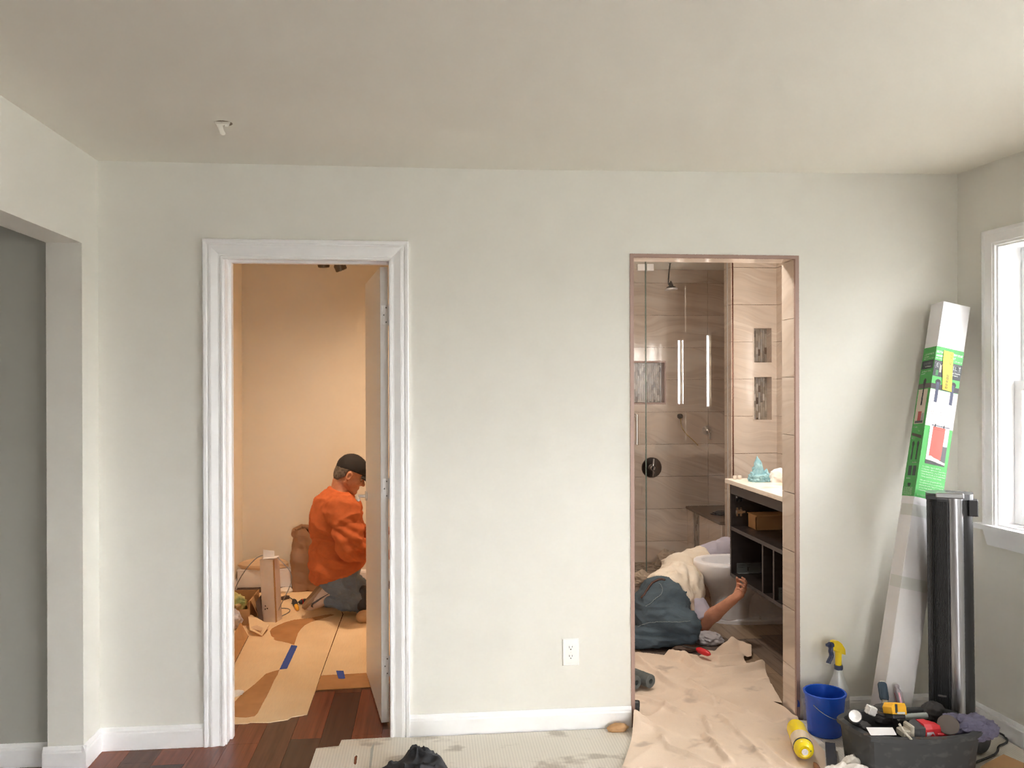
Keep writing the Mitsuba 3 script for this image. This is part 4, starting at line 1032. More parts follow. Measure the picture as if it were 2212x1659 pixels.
# reciprocating saw: red body, black grips, grey shoe, with a white card over the blade
mat('saw_red', (176, 40, 46), 0.4, spec=0.5)
mat('saw_grey', (168, 162, 148), 0.5)
sw = thing('power_saw', 'red and black power saw lying across the tote', 'power tool')
p1, p2 = zpt(1958, 1580, ZR + 0.005), zpt(2072, 1572, ZR + 0.005)
SWF = frame(p1, norm(p2 - p1), norm(np.cross(ZA, p2 - p1)), ZA); Lw = float(np.linalg.norm(p2 - p1))
part(sw, 'gear_case', xf(hull([(x, y, z) for x, s in ((0.015, 0.62), (0.035, 1.0), (0.054, 1.05), (0.056, 1.0)) for y, z in ((-0.032 * s, -0.030 * s), (0.032 * s, -0.030 * s), (-0.034 * s, 0.022 * s), (0.030 * s, 0.030 * s))]), SWF), 'mat_tote_black', smooth=25)
part(sw, 'motor_housing', xf(hull([(x, y, z) for x, s in ((0.056, 1.0), (0.085, 1.0), (0.128, 0.62)) for y, z in ((-0.034 * s, -0.030 * s), (0.032 * s, -0.030 * s), (-0.034 * s, 0.016 * s), (-0.022 * s, 0.032 * s), (0.026 * s, 0.032 * s))]), SWF), 'mat_saw_red', 'red housing')
part(sw, 'name_plate', xf(hull([(0.060, -0.0352, 0.006), (0.060, -0.0352, -0.014), (0.100, -0.0300, -0.012), (0.088, -0.0345, 0.006), (0.060, -0.034, 0.006), (0.060, -0.034, -0.014), (0.100, -0.028, -0.012), (0.088, -0.032, 0.006)]), SWF), 'mat_clear_grey', 'grey name plate')
part(sw, 'rear_handle', xf(tube(spline([(0.118, 0, 0.0), (0.145, 0.002, -0.004), (0.175, 0.01, 0.0), (0.20, 0.02, 0.004)], 14), [0.022, 0.021, 0.020, 0.019, 0.019, 0.020, 0.022, 0.024, 0.026, 0.027, 0.027, 0.026, 0.023, 0.015], 14), SWF), 'mat_tote_black', smooth=50)
part(sw, 'red_seam', xf(tube(spline([(0.110, -0.022, -0.010), (0.150, -0.020, -0.012), (0.185, -0.012, -0.014)], 10), 0.008, 8), SWF), 'mat_saw_red', smooth=50)
part(sw, 'shoe', xf(cat_([cbox(-0.030, 0.016, -0.022, 0.022, -0.014, 0.012, 0.004), cbox(0.002, 0.018, -0.028, 0.028, -0.024, 0.030, 0.005)]), SWF), 'mat_saw_grey', 'grey metal shoe')
wg = [SWF[:3, :3] @ np.array(q) + SWF[:3, 3] for q in [(-0.050, -0.03, 0.045), (-0.040, -0.045, 0.02), (-0.026, -0.054, 0.004), (-0.018, -0.058, -0.006)]]
part(sw, 'strap', tube(wg, 0.0045, 8), 'mat_saw_grey')
cd = thing('white_card', 'white card slipped over the saw blade at the front of the tote', 'card')
part(cd, 'sheet', hull([zpt(x, y, ZR + dz) for x, y, dz in ((1871, 1571, 0.012), (1928, 1571, 0.014), (1937, 1587, 0.006), (1881, 1588, 0.004))] + [zpt(x, y, ZR + dz) - [0, 0, 0.002] for x, y, dz in ((1871, 1571, 0.012), (1928, 1571, 0.014), (1937, 1587, 0.006), (1881, 1588, 0.004))]), 'mat_white_card')
# grey tube at the back, sanding disc, dark shapes
mat('tube_grey', (150, 156, 152), 0.5)
p1, p2 = zpt(1940, 1550, ZR - 0.005), zpt(2001, 1546, ZR - 0.005)
add('grey_pipe', tube(np.linspace(p1, p2, 6), [0.013] * 6, 16), 'mat_tube_grey', 'short grey pipe lying at the back of the tote behind the saw', 'pipe', smooth=40)
mat('dark_stuff', (44, 42, 42), 0.6)
for i, (x, y, s, lab) in enumerate([(1905, 1556, (0.055, 0.045, 0.045), 'dark tool bag lump under the yellow battery in the tote'), (2015, 1556, (0.05, 0.035, 0.05), 'dark tool grip behind the red saw in the tote'), (1865, 1575, (0.03, 0.03, 0.02), 'small dark tool beside the flashlight in the tote')]):
    q = zpt(x, y, ZR - 0.05)
    add('dark_tool', crumple(q, s, 30 + i, 0.25, 4, 1.6), 'mat_dark_stuff', lab, 'tool', smooth=50)
mat('disc_brown', (74, 66, 60), 0.8)
q = zpt(2048, 1568, ZR + 0.02)
add('sanding_disc', xf(lathe([(0, 0), (0.030, 0.0), (0.038, 0.004), (0.038, 0.012), (0.028, 0.02), (0, 0.02)], 24), aim(q, [-0.35, -0.6, 0.7])), 'mat_disc_brown', 'dark grey abrasive disc beside the red saw', 'tool', smooth=40)
# grey-violet rag on the right rim, with the black round pouch below it
mat('rag_violet', mikit.proc(lambda p, n, uv: mix(L3((96, 92, 112)), L3((70, 68, 84)), fbm(p.x * 30, p.y * 30, p.z * 30, 3))), 0.85)
q = zpt(2098, 1566, ZR)
rg_ = cat_([crumple(q + [0.005, -0.005, -0.01], (0.070, 0.050, 0.050), 44, 0.42, 5, 1.8, False), crumple(q + [-0.05, 0.035, 0.0], (0.045, 0.035, 0.030), 45, 0.42, 4, 1.8, False), crumple(q + [0.055, -0.02, -0.01], (0.035, 0.030, 0.035), 46, 0.42, 4, 1.8, False)])
add('rag', rg_, 'mat_rag_violet', 'crumpled grey violet rag hanging over the right rim of the tote', 'cloth', smooth=55)
q = az(2128, 1606, 0.055)
add('black_reel', cat_([xf(lathe([(0, 0), (0.040, 0), (0.046, 0.006), (0.046, 0.05), (0.040, 0.056), (0, 0.056)], 28), aim(q, [-0.35, 0.8, 0.1]))]), 'mat_fan_black', 'round black reel beside the right end of the tote, under the rag', 'reel', smooth=40)
pts = spline([az(2138, 1570, 0.10), az(2150, 1580, 0.05), az(2172, 1592, BT + 0.005), az(2174, 1604, BT + 0.005), az(2158, 1612, BT + 0.005), az(2155, 1622, BT + 0.005), az(2136, 1636, BT + 0.005), az(2105, 1648, BT + 0.005), az(2085, 1656, BT + 0.005)], 60)
add('extension_cord', tube(pts, 0.0042, 8), 'mat_fan_black', 'black cord curling over the white floor board right of the tote', 'cord', smooth=True)
# ================================================================ shower glass, hardware
scene['mat_shower_glass'] = {'type': 'thindielectric', 'int_ior': 1.52}
mat('glass_edge', (96, 112, 104), 0.2, spec=0.7)
mat('chrome', (214, 214, 216), 0.08, 1.0)
mat('chrome_dark', (110, 104, 100), 0.1, 1.0)  # chrome again, its dark reflection put into the base colour
GY, GZ0, GZ1, SEAM = 2.222, 0.113, 2.402, 1.537
def quad(x0, x1, y, z0, z1): return tm([(x0, y, z0), (x1, y, z0), (x1, y, z1), (x0, y, z1)], [(0, 1, 2), (0, 2, 3)])
gd_ = thing('shower_door', 'clear glass shower door with a chrome bar handle, at the left edge of the bathroom doorway', 'shower door')
part(gd_, 'pane', quad(0.80, SEAM - 0.002, GY, GZ0 + 0.01, GZ1), 'mat_shower_glass')
part(gd_, 'edge', box(SEAM - 0.0035, SEAM - 0.001, GY - 0.005, GY + 0.005, GZ0 + 0.01, GZ1), 'mat_glass_edge')
h = part(gd_, 'handle', cyl((1.458, GY - 0.055, 1.075), (1.458, GY - 0.055, 1.290), 0.0105, 18, chamf=0.002), 'mat_chrome', 'chrome bar handle', smooth=40)
for z in (1.086, 1.278):
    part(h, 'standoff', cyl((1.458, GY - 0.062, z), (1.458, GY, z), 0.0115, 16, chamf=0.002), 'mat_chrome', smooth=40)
    part(h, 'knob', cyl((1.458, GY, z), (1.458, GY + 0.018, z), 0.013, 16, chamf=0.003), 'mat_chrome', smooth=40)
gp_ = thing('glass_screen', 'fixed clear glass panel of the shower, mirroring two white light streaks', 'glass panel')
part(gp_, 'pane', quad(SEAM + 0.002, JXS, GY, GZ0, GZ1), 'mat_shower_glass')
part(gp_, 'edge', box(SEAM + 0.001, SEAM + 0.0035, GY - 0.005, GY + 0.005, GZ0, GZ1), 'mat_glass_edge')
part(gp_, 'channel', cat_([box(JXS - 0.010, JXS - 0.0005, GY - 0.009, GY + 0.009, GZ0, GZ1)]), 'mat_nickel')
zc2 = ay(1387, 577, GY)[2]
for nm, own, x0, x1 in (('clamp', gd_, SEAM - 0.060, SEAM - 0.006), ('clamp', gp_, SEAM + 0.006, SEAM + 0.058)):
    part(own, nm, cat_([cbox(x0, x1, GY - 0.012, GY - 0.001, zc2 - 0.026, zc2 + 0.022, 0.002), cbox(x0, x1, GY + 0.001, GY + 0.012, zc2 - 0.026, zc2 + 0.022, 0.002)]), 'mat_nickel', 'square metal glass clamp')
# shower head hanging on a thin curved pipe
sh = thing('rain_shower', 'dark shower head with a bright face hanging on a thin pipe, behind the glass', 'shower head')
s0, s1 = ay(1447.5, 566, 2.75), ay(1449, 610, 2.75)
part(sh, 'pipe', tube(spline([(s0[0] - 0.002, 2.75, 2.44), s0, (s0[0] - 0.006, 2.75, (s0[2] + s1[2]) / 2 + 0.02), (s1[0] - 0.002, 2.75, s1[2])], 24), 0.0055, 10), 'mat_lamp_black', smooth=True)
part(sh, 'nut', cyl((s0[0], 2.75, s0[2] - 0.012), (s0[0], 2.75, s0[2] + 0.014), 0.010, 12), 'mat_lamp_black')
SHF = aim((s1[0], 2.75, s1[2]), (0.06, 0.0, -1))
part(sh, 'body', xf(lathe([(0.004, -0.012), (0.009, 0.0), (0.012, 0.012), (0.018, 0.018), (0.018, 0.030), (0.034, 0.034), (0.034, 0.044), (0.0, 0.046)], 24), SHF), 'mat_lamp_black', smooth=35)
part(sh, 'face', xf(lathe([(0.034, 0.042), (0.050, 0.046), (0.050, 0.058), (0.046, 0.060), (0.0, 0.060)], 28), SHF), 'mat_nickel', 'round metal face', smooth=35)
# mixer valve
vc = ay(1407.5, 1010, SY)
vv_ = thing('shower_valve', 'large round chrome shower valve low on the tiled back wall', 'shower valve')
VF = frame((vc[0], SY, vc[2]), XA, ZA, -YA)
part(vv_, 'plate', xf(lathe([(0, 0.0), (0.083, 0.0), (0.084, 0.003), (0.078, 0.010), (0.0, 0.011)], 40), VF), 'mat_chrome_dark', 'round chrome plate with its dark reflection put into the colour', smooth=25)
part(vv_, 'hub', xf(lathe([(0.030, 0.010), (0.028, 0.030), (0.020, 0.052), (0.017, 0.056), (0, 0.057)], 28), VF), 'mat_chrome', smooth=40)
part(vv_, 'lever', xf(tube([(0.0, 0.0, 0.045), (0.004, 0.03, 0.046), (0.008, 0.075, 0.040)], [0.009, 0.008, 0.0065], 12), VF), 'mat_chrome', smooth=40)
part(vv_, 'lower_lever', xf(tube([(0.004, -0.014, 0.03), (0.012, -0.045, 0.03), (0.006, -0.07, 0.022)], [0.010, 0.009, 0.007], 12), VF), 'mat_chrome', smooth=40)
vc = ay(1527, 929, SY)
hv = thing('diverter_handle', 'small domed chrome handle at the right of the shower back wall', 'shower valve')
VF = frame((vc[0], SY, vc[2]), XA, ZA, -YA)
part(hv, 'dome', xf(lathe([(0.040, 0.0), (0.039, 0.008), (0.030, 0.028), (0.014, 0.040), (0, 0.043)], 30), VF), 'mat_chrome', smooth=50)
part(hv, 'lever', xf(tube([(0.0, 0, 0.034), (0.012, -0.030, 0.036), (0.018, -0.072, 0.030)], [0.009, 0.008, 0.006], 12), VF), 'mat_chrome', smooth=50)
vc = ay(1468, 899, SY)
po = thing('pipe_stub', 'dark capped pipe stub with a thin yellow cord hanging from it, on the shower wall', 'pipe')
part(po, 'stub', xf(lathe([(0.021, 0.0), (0.021, 0.022), (0.013, 0.030), (0.012, 0.045), (0, 0.046)], 20), frame((vc[0], SY, vc[2]), XA, ZA, -YA)), 'mat_lamp_black', smooth=40)
mat('yellow_cord', (176, 150, 84), 0.6)
part(po, 'cord', tube(spline([(vc[0], SY - 0.04, vc[2] - 0.01), (vc[0] + 0.004, SY - 0.03, vc[2] - 0.07), (vc[0] + 0.03, SY - 0.02, vc[2] - 0.12), (vc[0] + 0.10, SY - 0.012, vc[2] - 0.19), (vc[0] + 0.15, SY - 0.012, vc[2] - 0.24)], 30), 0.0028, 6), 'mat_yellow_cord', 'thin yellow cord', smooth=True)
# bench
mat('dark_stone', (86, 72, 60), 0.3)
BXL, BZ1 = 2.11, 0.500
bn = thing('shower_bench', 'tiled shower bench with a dark stone top and an upright mosaic strip', 'bench')
part(bn, 'core', box(BXL + 0.012, BXR + 0.01, JYB + 0.005, SY - 0.002, 0.044, BZ1 - 0.022), 'mat_grout')
part(bn, 'seat', cbox(BXL - 0.012, BXR + 0.008, JYB + 0.002, SY - 0.001, BZ1 - 0.022, BZ1, 0.002), 'mat_dark_stone', 'dark stone seat')
for (y0, y1) in ((JYB + 0.005, 2.56), (2.56, 2.785), (2.948, SY - 0.001)):
    for (z0, z1) in ((0.046, 0.215), (0.215, BZ1 - 0.023)):
        part(bn, 'tile', box(BXL, BXL + 0.011, y0 + 0.001, y1 - 0.001, z0 + 0.001, z1 - 0.001), 'mat_tile')
mosaic(bn, 2.787, 2.946, 0.048, BZ1 - 0.024, (BXL + 0.012, 0, 0), YA, -XA, seed=31, name='mosaic_strip')
for i, (x, y, s) in enumerate(((2.24, 2.62, (0.075, 0.05, 0.02)), (2.33, 2.52, (0.07, 0.06, 0.045)))):
    add('work_glove', crumple((x, y, BZ1), s, 60 + i, 0.45, 4, 1.9), 'mat_dark_stuff', ('flat dark glove lying on the stone shower bench', 'bunched dark glove on the shower bench next to the jamb')[i], 'glove', smooth=50)
mat('dusty_cloth', (176, 160, 142), 0.85)
for i, (x, y, z, s, lab) in enumerate(((1378, 1250, 0.112, (0.06, 0.05, 0.05), 'pale crumpled cloth on the shower curb at the left doorway edge'), (1394, 1247, 0.112, (0.05, 0.035, 0.035), 'small crumpled cloth on the shower curb behind the kneeling man'), (1440, 1222, 0.05, (0.075, 0.05, 0.085), 'beige rag heaped in the shower behind the white shirt'))):
    q = az(x, y, z)
    if i < 2: q = np.array([q[0], 2.17, z])
    add('floor_rag', crumple(q, s, 70 + i, 0.45, 4, 1.9), 'mat_dusty_cloth', lab, 'cloth', smooth=40)

# ================================================================ vanity
mat('espresso', mikit.proc(lambda p, n, uv: mix(L3((40, 33, 31)), L3((28, 23, 22)), fbm(p.x * 5, p.y * 60, p.z * 60, 3))), 0.4)
mat('espresso_edge', (66, 62, 62), 0.45)
mat('marble', mikit.proc(lambda p, n, uv: mix(L3((232, 220, 206)), L3((206, 188, 170)), smoothstep(0.5, 0.75, fbm(p.x * 9, p.y * 9, p.z * 20, 4)))), 0.15, spec=0.5)
VX, VY0, VY1, VZ0, VZ1 = 1.825, 0.25, 1.335, 0.336, 0.900
vn = thing('vanity', 'black open floating vanity without doors under a beige marble top', 'vanity')
tk_ = 0.018
part(vn, 'side_panel', box(VX, BXR, VY1 - tk_, VY1, VZ0, VZ1), 'mat_espresso')
part(vn, 'side_panel', box(VX, BXR, VY0, VY0 + tk_, VZ0, VZ1), 'mat_espresso')
part(vn, 'bottom', box(VX, BXR, VY0 + tk_, VY1 - tk_, VZ0, VZ0 + tk_), 'mat_espresso')
part(vn, 'back_panel', box(BXR - 0.012, BXR, VY0 + tk_, VY1 - tk_, VZ0 + tk_, VZ1), 'mat_espresso')
part(vn, 'front_rail', box(VX, VX + tk_, VY0 + tk_, VY1 - tk_, VZ1 - 0.062, VZ1), 'mat_espresso_edge')
part(vn, 'shelf', box(VX + 0.002, BXR - 0.012, VY0 + tk_, VY1 - tk_, 0.620, 0.638), 'mat_espresso')
part(vn, 'shelf_edge', box(VX - 0.001, VX + 0.002, VY0 + tk_, VY1 - tk_, 0.618, 0.640), 'mat_espresso_edge')
part(vn, 'bottom_edge', box(VX - 0.001, VX, VY0, VY1, VZ0, VZ0 + 0.020), 'mat_espresso_edge')
for y in (0.838, 0.690):
    part(vn, 'divider', box(VX + 0.003, BXR - 0.012, y - 0.008, y + 0.008, VZ0 + tk_, 0.620), 'mat_espresso')
    part(vn, 'divider_edge', box(VX, VX + 0.003, y - 0.008, y + 0.008, VZ0 + tk_, 0.620), 'mat_espresso_edge')
ct = part(vn, 'countertop', cbox(VX - 0.026, BXR + 0.006, VY0 - 0.02, VY1 + 0.017, VZ1, VZ1 + 0.026, 0.002), 'mat_marble', 'beige marble top')
sink = xf(lathe([(0.215, 0.0), (0.212, -0.05), (0.19, -0.11), (0.13, -0.145), (0.0, -0.15)], 40, False), frame((2.15, 0.78, VZ1 - 0.001), XA * 0.78, YA * 1.1, ZA))
mat('ceramic', (238, 236, 238), 0.12, spec=0.6)
part(vn, 'sink_bowl', sink, 'mat_ceramic', 'underside of the white sink bowl', smooth=True)
for z in (0.817, 0.727):
    HFm = frame((1.876, VY1 - tk_, z), XA, ZA, -YA)
    hg = part(vn, 'hinge', xf(extr(unary_union([sg.box(-0.022, -0.012, 0.020, 0.012), sg.Point(-0.014, 0.021).buffer(0.006), sg.Point(0.010, 0.021).buffer(0.006), sg.Point(-0.014, -0.021).buffer(0.006), sg.Point(0.010, -0.021).buffer(0.006), sg.box(-0.018, -0.021, -0.010, 0.021), sg.box(0.006, -0.021, 0.014, 0.021)]), 0.003), HFm), 'mat_chrome', 'chrome hinge plate')
    part(hg, 'arm', xf(cbox(-0.02, 0.036, -0.007, 0.007, 0.003, 0.012, 0.002), HFm), 'mat_chrome')
mat('zinc', (150, 154, 154), 0.35, 0.8)
def bracket(x0, x1, y, z0, z1, face):
    pl = sg.box(x0, z0, x1, z1)
    hs = [sg.Point(x0 + 0.012 + 0.010 * i, z1 - 0.014 - 0.012 * j).buffer(0.0028, 6) for i in range(4) for j in range(2)] + [sg.Point(x0 + 0.068 + 0.010 * i, z1 - 0.014 - 0.012 * j).buffer(0.0028, 6) for i in range(2) for j in range(2)]
    return panel(pl.difference(unary_union(hs)).difference(sg.box(x0 + 0.066, z0 + 0.01, x0 + 0.074, z0 + 0.032)), (0, y, 0), XA, ZA, -YA, 0.0025)
br = part(vn, 'drawer_slide', bracket(1.860, 2.040, VY1 - tk_, 0.357, 0.416, 1), 'mat_zinc', 'perforated zinc drawer bracket')
part(br, 'lip', cbox(1.860, 2.040, VY1 - tk_ - 0.03, VY1 - tk_, 0.3545, 0.358, 0.001), 'mat_zinc')
br = part(vn, 'drawer_slide', bracket(1.850, 1.945, 0.681, 0.355, 0.420, 1), 'mat_zinc', 'perforated zinc drawer bracket')
vb = thing('shelf_carton', 'small brown carton on the upper shelf inside the black vanity', 'box')
part(vb, 'carton', cbox(1.925, 2.40, 1.165, 1.30, 0.639, 0.722, 0.002), 'mat_kraft')
part(vb, 'lid', cbox(1.918, 2.40, 1.150, 1.30, 0.722, 0.727, 0.001), 'mat_kraft')
part(vb, 'flap', hull([(1.924, 1.165, 0.64), (1.910, 1.150, 0.65), (1.910, 1.150, 0.718), (1.924, 1.165, 0.720), (1.926, 1.165, 0.64), (1.926, 1.165, 0.72)]), 'mat_kraft')
CTZ = VZ1 + 0.026
mat('glove_teal', mikit.proc(lambda p, n, uv: mix(L3((168, 206, 212)), L3((104, 156, 170)), fbm(p.x * 40, p.y * 40, p.z * 40, 3))), 0.6)
q = az(1640, 1040, CTZ)
pk_ = [(-0.010, 0.0, 0.04), (-0.006, 0.0, 0.085), (-0.010, 0.002, 0.135), (-0.012, 0.003, 0.152)]
gl = cat_([crumple(q, (0.062, 0.045, 0.042), 81, 0.42, 5, 2.0), displace(tube(spline(q + np.array(pk_), 24), np.linspace(0.036, 0.002, 24), 14), lambda v: 0.016 * (1 - np.abs(2 * meshkit.noise(v * [45, 45, 14], 5) - 1) - 0.5)), crumple(q + [0.032, -0.012, 0.004], (0.030, 0.030, 0.040), 83, 0.5, 4, 2.2), crumple(q + [-0.010, 0.0, 0.03], (0.028, 0.028, 0.055), 84, 0.5, 4, 2.4)])
add('blue_glove', gl, 'mat_glove_teal', 'crumpled pale blue glove standing in a peak on the marble top', 'glove', smooth=30)
q = az(1678, 1042, CTZ)
add('white_wad', crumple(q + [0.022, 0.02, 0], (0.052, 0.045, 0.050), 86, 0.35, 4, 1.8), 'mat_white_cloth', 'white crumpled tissue on the marble top right of the blue glove', 'tissue', smooth=50)
for i, x in enumerate((1587.5, 1597.5)):
    q = az(x, 1035, CTZ)
    add('screw_cap', cyl(q, q + [0, 0, 0.022], 0.0125, 14, chamf=0.003), 'mat_marble', ('left of two small beige caps at the far corner of the marble top', 'right of two small beige caps at the far corner of the marble top')[i], 'cap', 'beige caps on the marble top', smooth=40)

# ================================================================ toilet
def egg(xt, xb, w, n=56, k=2.3):
    """outline with a rounded front at xt and a squarer back at xb"""
    t = np.linspace(0, 2 * np.pi, n, endpoint=False); cx = xt + (xb - xt) * 0.42
    x = np.where(np.cos(t) < 0, cx + (cx - xt) * np.cos(t), cx + (xb - cx) * np.sign(np.cos(t)) * np.abs(np.cos(t)) ** (2 / 3.2))
    y = w * np.sign(np.sin(t)) * np.abs(np.sin(t)) ** (2 / k)
    return np.c_[x, y]
def skin(secs, capb=True, capt=True):
    n = len(secs[0][0]); v, f = [], []
    for o, z in secs: v += [(x, y, z) for x, y in o]
    for i in range(len(secs) - 1):
        for j in range(n):
            k = (j + 1) % n; f += [(i * n + j, i * n + k, (i + 1) * n + k), (i * n + j, (i + 1) * n + k, (i + 1) * n + j)]
    if capb:
        v.append((*np.mean(secs[0][0], 0), secs[0][1])); c = len(v) - 1; f += [(c, (j + 1) % n, j) for j in range(n)]
    if capt:
        v.append((*np.mean(secs[-1][0], 0), secs[-1][1])); c = len(v) - 1; m = (len(secs) - 1) * n; f += [(c, m + j, m + (j + 1) % n) for j in range(n)]
    return tm(v, f)
TYC = 1.565
tl = thing('toilet', 'white ceramic toilet bowl without a seat, half hidden by the black vanity', 'toilet')
def ty(m): m.apply_translation((0, TYC, 0)); return m
bowl = skin([(egg(1.80, 2.02, .105), 0.03), (egg(1.795, 2.02, .108), 0.10), (egg(1.785, 2.04, .112), 0.17), (egg(1.770, 2.08, .122), 0.21), (egg(1.735, 2.14, .146), 0.26), (egg(1.700, 2.19, .168), 0.31), (egg(1.682, 2.21, .180), 0.355), (egg(1.678, 2.22, .184), 0.385), (egg(1.679, 2.22, .184), 0.398), (egg(1.684, 2.215, .179), 0.404),
             (egg(1.722, 2.16, .140), 0.405), (egg(1.728, 2.15, .134), 0.399), (egg(1.740, 2.14, .126), 0.36), (egg(1.80, 2.08, .09), 0.27), (egg(1.87, 2.02, .04), 0.24)])
bowl.vertices[:, 2] *= 0.95
part(tl, 'bowl', ty(bowl), 'mat_ceramic', smooth=50)
part(tl, 'foot', ty(skin([(egg(1.775, 2.42, .128), 0.0), (egg(1.775, 2.42, .128), 0.022), (egg(1.784, 2.41, .120), 0.030)])), 'mat_ceramic', smooth=40)
part(tl, 'trapway', ty(skin([(egg(1.90, 2.40, .078), 0.028), (egg(1.92, 2.40, .074), 0.12), (egg(1.95, 2.42, .085), 0.22), (egg(1.98, 2.44, .13), 0.33), (egg(1.98, 2.46, .16), 0.372)])), 'mat_ceramic', smooth=50)
part(tl, 'tank', ty(cbox(2.255, BXR - 0.002, -0.17, 0.18, 0.373, 0.74, 0.012)), 'mat_ceramic')
part(tl, 'tank_lid', ty(cbox(2.245, BXR - 0.001, -0.178, 0.188, 0.74, 0.772, 0.008)), 'mat_ceramic')
part(tl, 'bolt_cap', ty(cyl((2.06, -0.112, 0.022), (2.06, -0.112, 0.052), 0.007, 12, chamf=0.002)), 'mat_chrome', 'small metal bolt')

# ================================================================ pipes and things on the drop cloth
mat('foam', mikit.proc(lambda p, n, uv: mix(L3((66, 70, 68)), L3((84, 88, 84)), fbm(p.x * 90, p.y * 90, p.z * 90, 2))), 0.8)
def tube_open(p, q, ro, ri, n=30):
    L = float(np.linalg.norm(np.asarray(q) - p))
    return xf(lathe([(ri, L), (ri, 0), (ro - 0.003, 0), (ro, 0.003), (ro, L - 0.003), (ro - 0.003, L), (ri, L)], n, False), aim(p, np.asarray(q) - p))
c1 = az(1406, 1472, 0.056)
d_ = norm([-0.52, 0.85, 0.0])
for i, (c, lab) in enumerate(((c1, 'right of two dark foam pipe sleeves on the drop cloth at the doorway edge'), (c1 + [-0.074, -0.012, -0.002], 'left of two dark foam pipe sleeves, half cut off by the doorway edge'))):
    c = np.array([c[0], c[1], 0.056])
    t = thing('pipe_insulation', lab, 'pipe insulation', 'foam sleeves on the drop cloth')
    part(t, 'sleeve', tube_open(c, c + d_ * (0.42 if i == 0 else 0.36), 0.033, 0.0125), 'mat_foam', smooth=40)
c3 = az(1381, 1526, 0.050)
add('black_pipe', tube_open(c3, c3 + norm([-1, 0.35, 0.0]) * 0.22, 0.0265, 0.0215), 'mat_fan_black', 'open black pipe end lying on the drop cloth against the left doorway edge', 'pipe', smooth=40)
q1, q2 = az(1505, 1402, 0.055), az(1530, 1412, 0.050)
rt = thing('red_tool', 'red handled tool lying by the kneeling man between folds of cloth', 'hand tool')
part(rt, 'handle', tube(np.linspace(q1, q2 + (q2 - q1) * 0.15, 8), [0.008, 0.015, 0.017, 0.017, 0.017, 0.016, 0.014, 0.007], 14), 'mat_tool_red', smooth=50)
part(rt, 'shank', cyl(q1, q1 - norm(q2 - q1) * 0.10 + [0, 0.0, -0.015], 0.005, 10), 'mat_dark_screw')
mat('grey_cloth', (172, 166, 168), 0.85)
q = az(1524, 1393, 0.0)
add('grey_cloth', crumple(q + [0.03, 0.03, 0.004], (0.075, 0.060, 0.042), 91, 0.4, 4, 1.8), 'mat_grey_cloth', 'light grey crumpled cloth on the floor at the knee of the man in jeans', 'cloth', smooth=45)
mat('boot_brown', (74, 54, 42), 0.6)
q = az(1485, 1408, 0.0)
add('leather_strap', crumple(q + [0.0, 0.0, 0.006], (0.075, 0.028, 0.022), 95, 0.3, 4, 1.5), 'mat_boot_brown', 'dark brown leather pouch at the edge of the drop cloth below the jeans', 'pouch', smooth=45)
# ================================================================ floor covering of the left room
mat('cream_sheet', mikit.proc(lambda p, n, uv: mix(L3((236, 214, 180)), L3((220, 192, 152)), fbm(p.x * 4, p.y * 4, 3.0, 4)) * (0.97 + 0.05 * noise(p.x * 300, p.y * 30))), 0.7)
mat('torn_kraft', mikit.proc(lambda p, n, uv: mix(L3((176, 128, 82)), L3((158, 112, 68)), fbm(p.x * 14, p.y * 14, 3.0, 3))), 0.8)
def slab(px, z, t, extra=()):
    m = extr(floor_poly(px, z + t, extra), t); m.apply_translation((0, 0, z)); return m
sa = thing('floor_sheet', 'cream floor protection sheet with torn brown patches, in front of the kneeling man', 'floor sheet')
part(sa, 'sheet', slab([(740, 1326), (692, 1459), (682, 1490), (663.5, 1542.5), (651, 1545), (630, 1548.5), (621, 1554), (600, 1557), (580, 1560), (540, 1560), (535, 1562), (490, 1564), (440, 1567)], 0.0006, 0.004, [(-1.34, 0.35), (-1.36, 2.6), (-0.72, 2.6)]), 'mat_cream_sheet')
C2 = lambda L: [(430 + x / 4.157, 1260 + y / 4.157) for x, y in L]
for P_ in ([(635, 430), (655, 405), (700, 380), (770, 350), (850, 328), (1000, 310), (1100, 290), (1180, 276), (1215, 284), (1120, 312), (1010, 345), (950, 375), (915, 410), (890, 445), (870, 500), (855, 552), (800, 535), (740, 522), (690, 512), (668, 500), (680, 492), (650, 475)],
           [(722, 775), (705, 820), (670, 880), (640, 950), (610, 1010), (570, 1080), (530, 1160), (500, 1192), (420, 1205), (330, 1200), (262, 1170), (256, 1130), (300, 1085), (370, 1010), (430, 960), (500, 905), (560, 850), (600, 812), (660, 792)]):
    part(sa, 'torn_patch', slab(C2(P_), 0.0047, 0.0006), 'mat_torn_kraft', 'torn brown patch')
sb_ = thing('floor_sheet', 'cream floor sheet with a brown front strip, half behind the open door', 'floor sheet')
part(sb_, 'sheet', slab([(742, 1326), (693.5, 1459), (800, 1453)], 0.0006, 0.004, [(-0.25, 0.93), (0.50, 0.93), (0.50, 2.60), (-0.712, 2.6)]), 'mat_cream_sheet')
part(sb_, 'front_strip', slab([(692.6, 1460), (682.6, 1490.5), (800, 1484)], 0.0006, 0.0035, [(-0.20, 0.64), (0.50, 0.70), (0.50, 0.928), (-0.25, 0.928)]), 'mat_torn_kraft', 'bare brown strip')
add('masking_tape', slab(C2([(830, 553), (884, 562), (790, 766), (722, 772)]), 0.0053, 0.0004), 'mat_tape_blue', 'long strip of blue masking tape on the cream floor sheet', 'tape')
add('masking_tape', slab(C2([(1230, 784), (1297, 786), (1312, 852), (1296, 858), (1252, 855)]), 0.0047, 0.0004), 'mat_tape_blue', 'short piece of blue masking tape near the foot of the open door', 'tape')
q = az(505, 1506, 0.0)
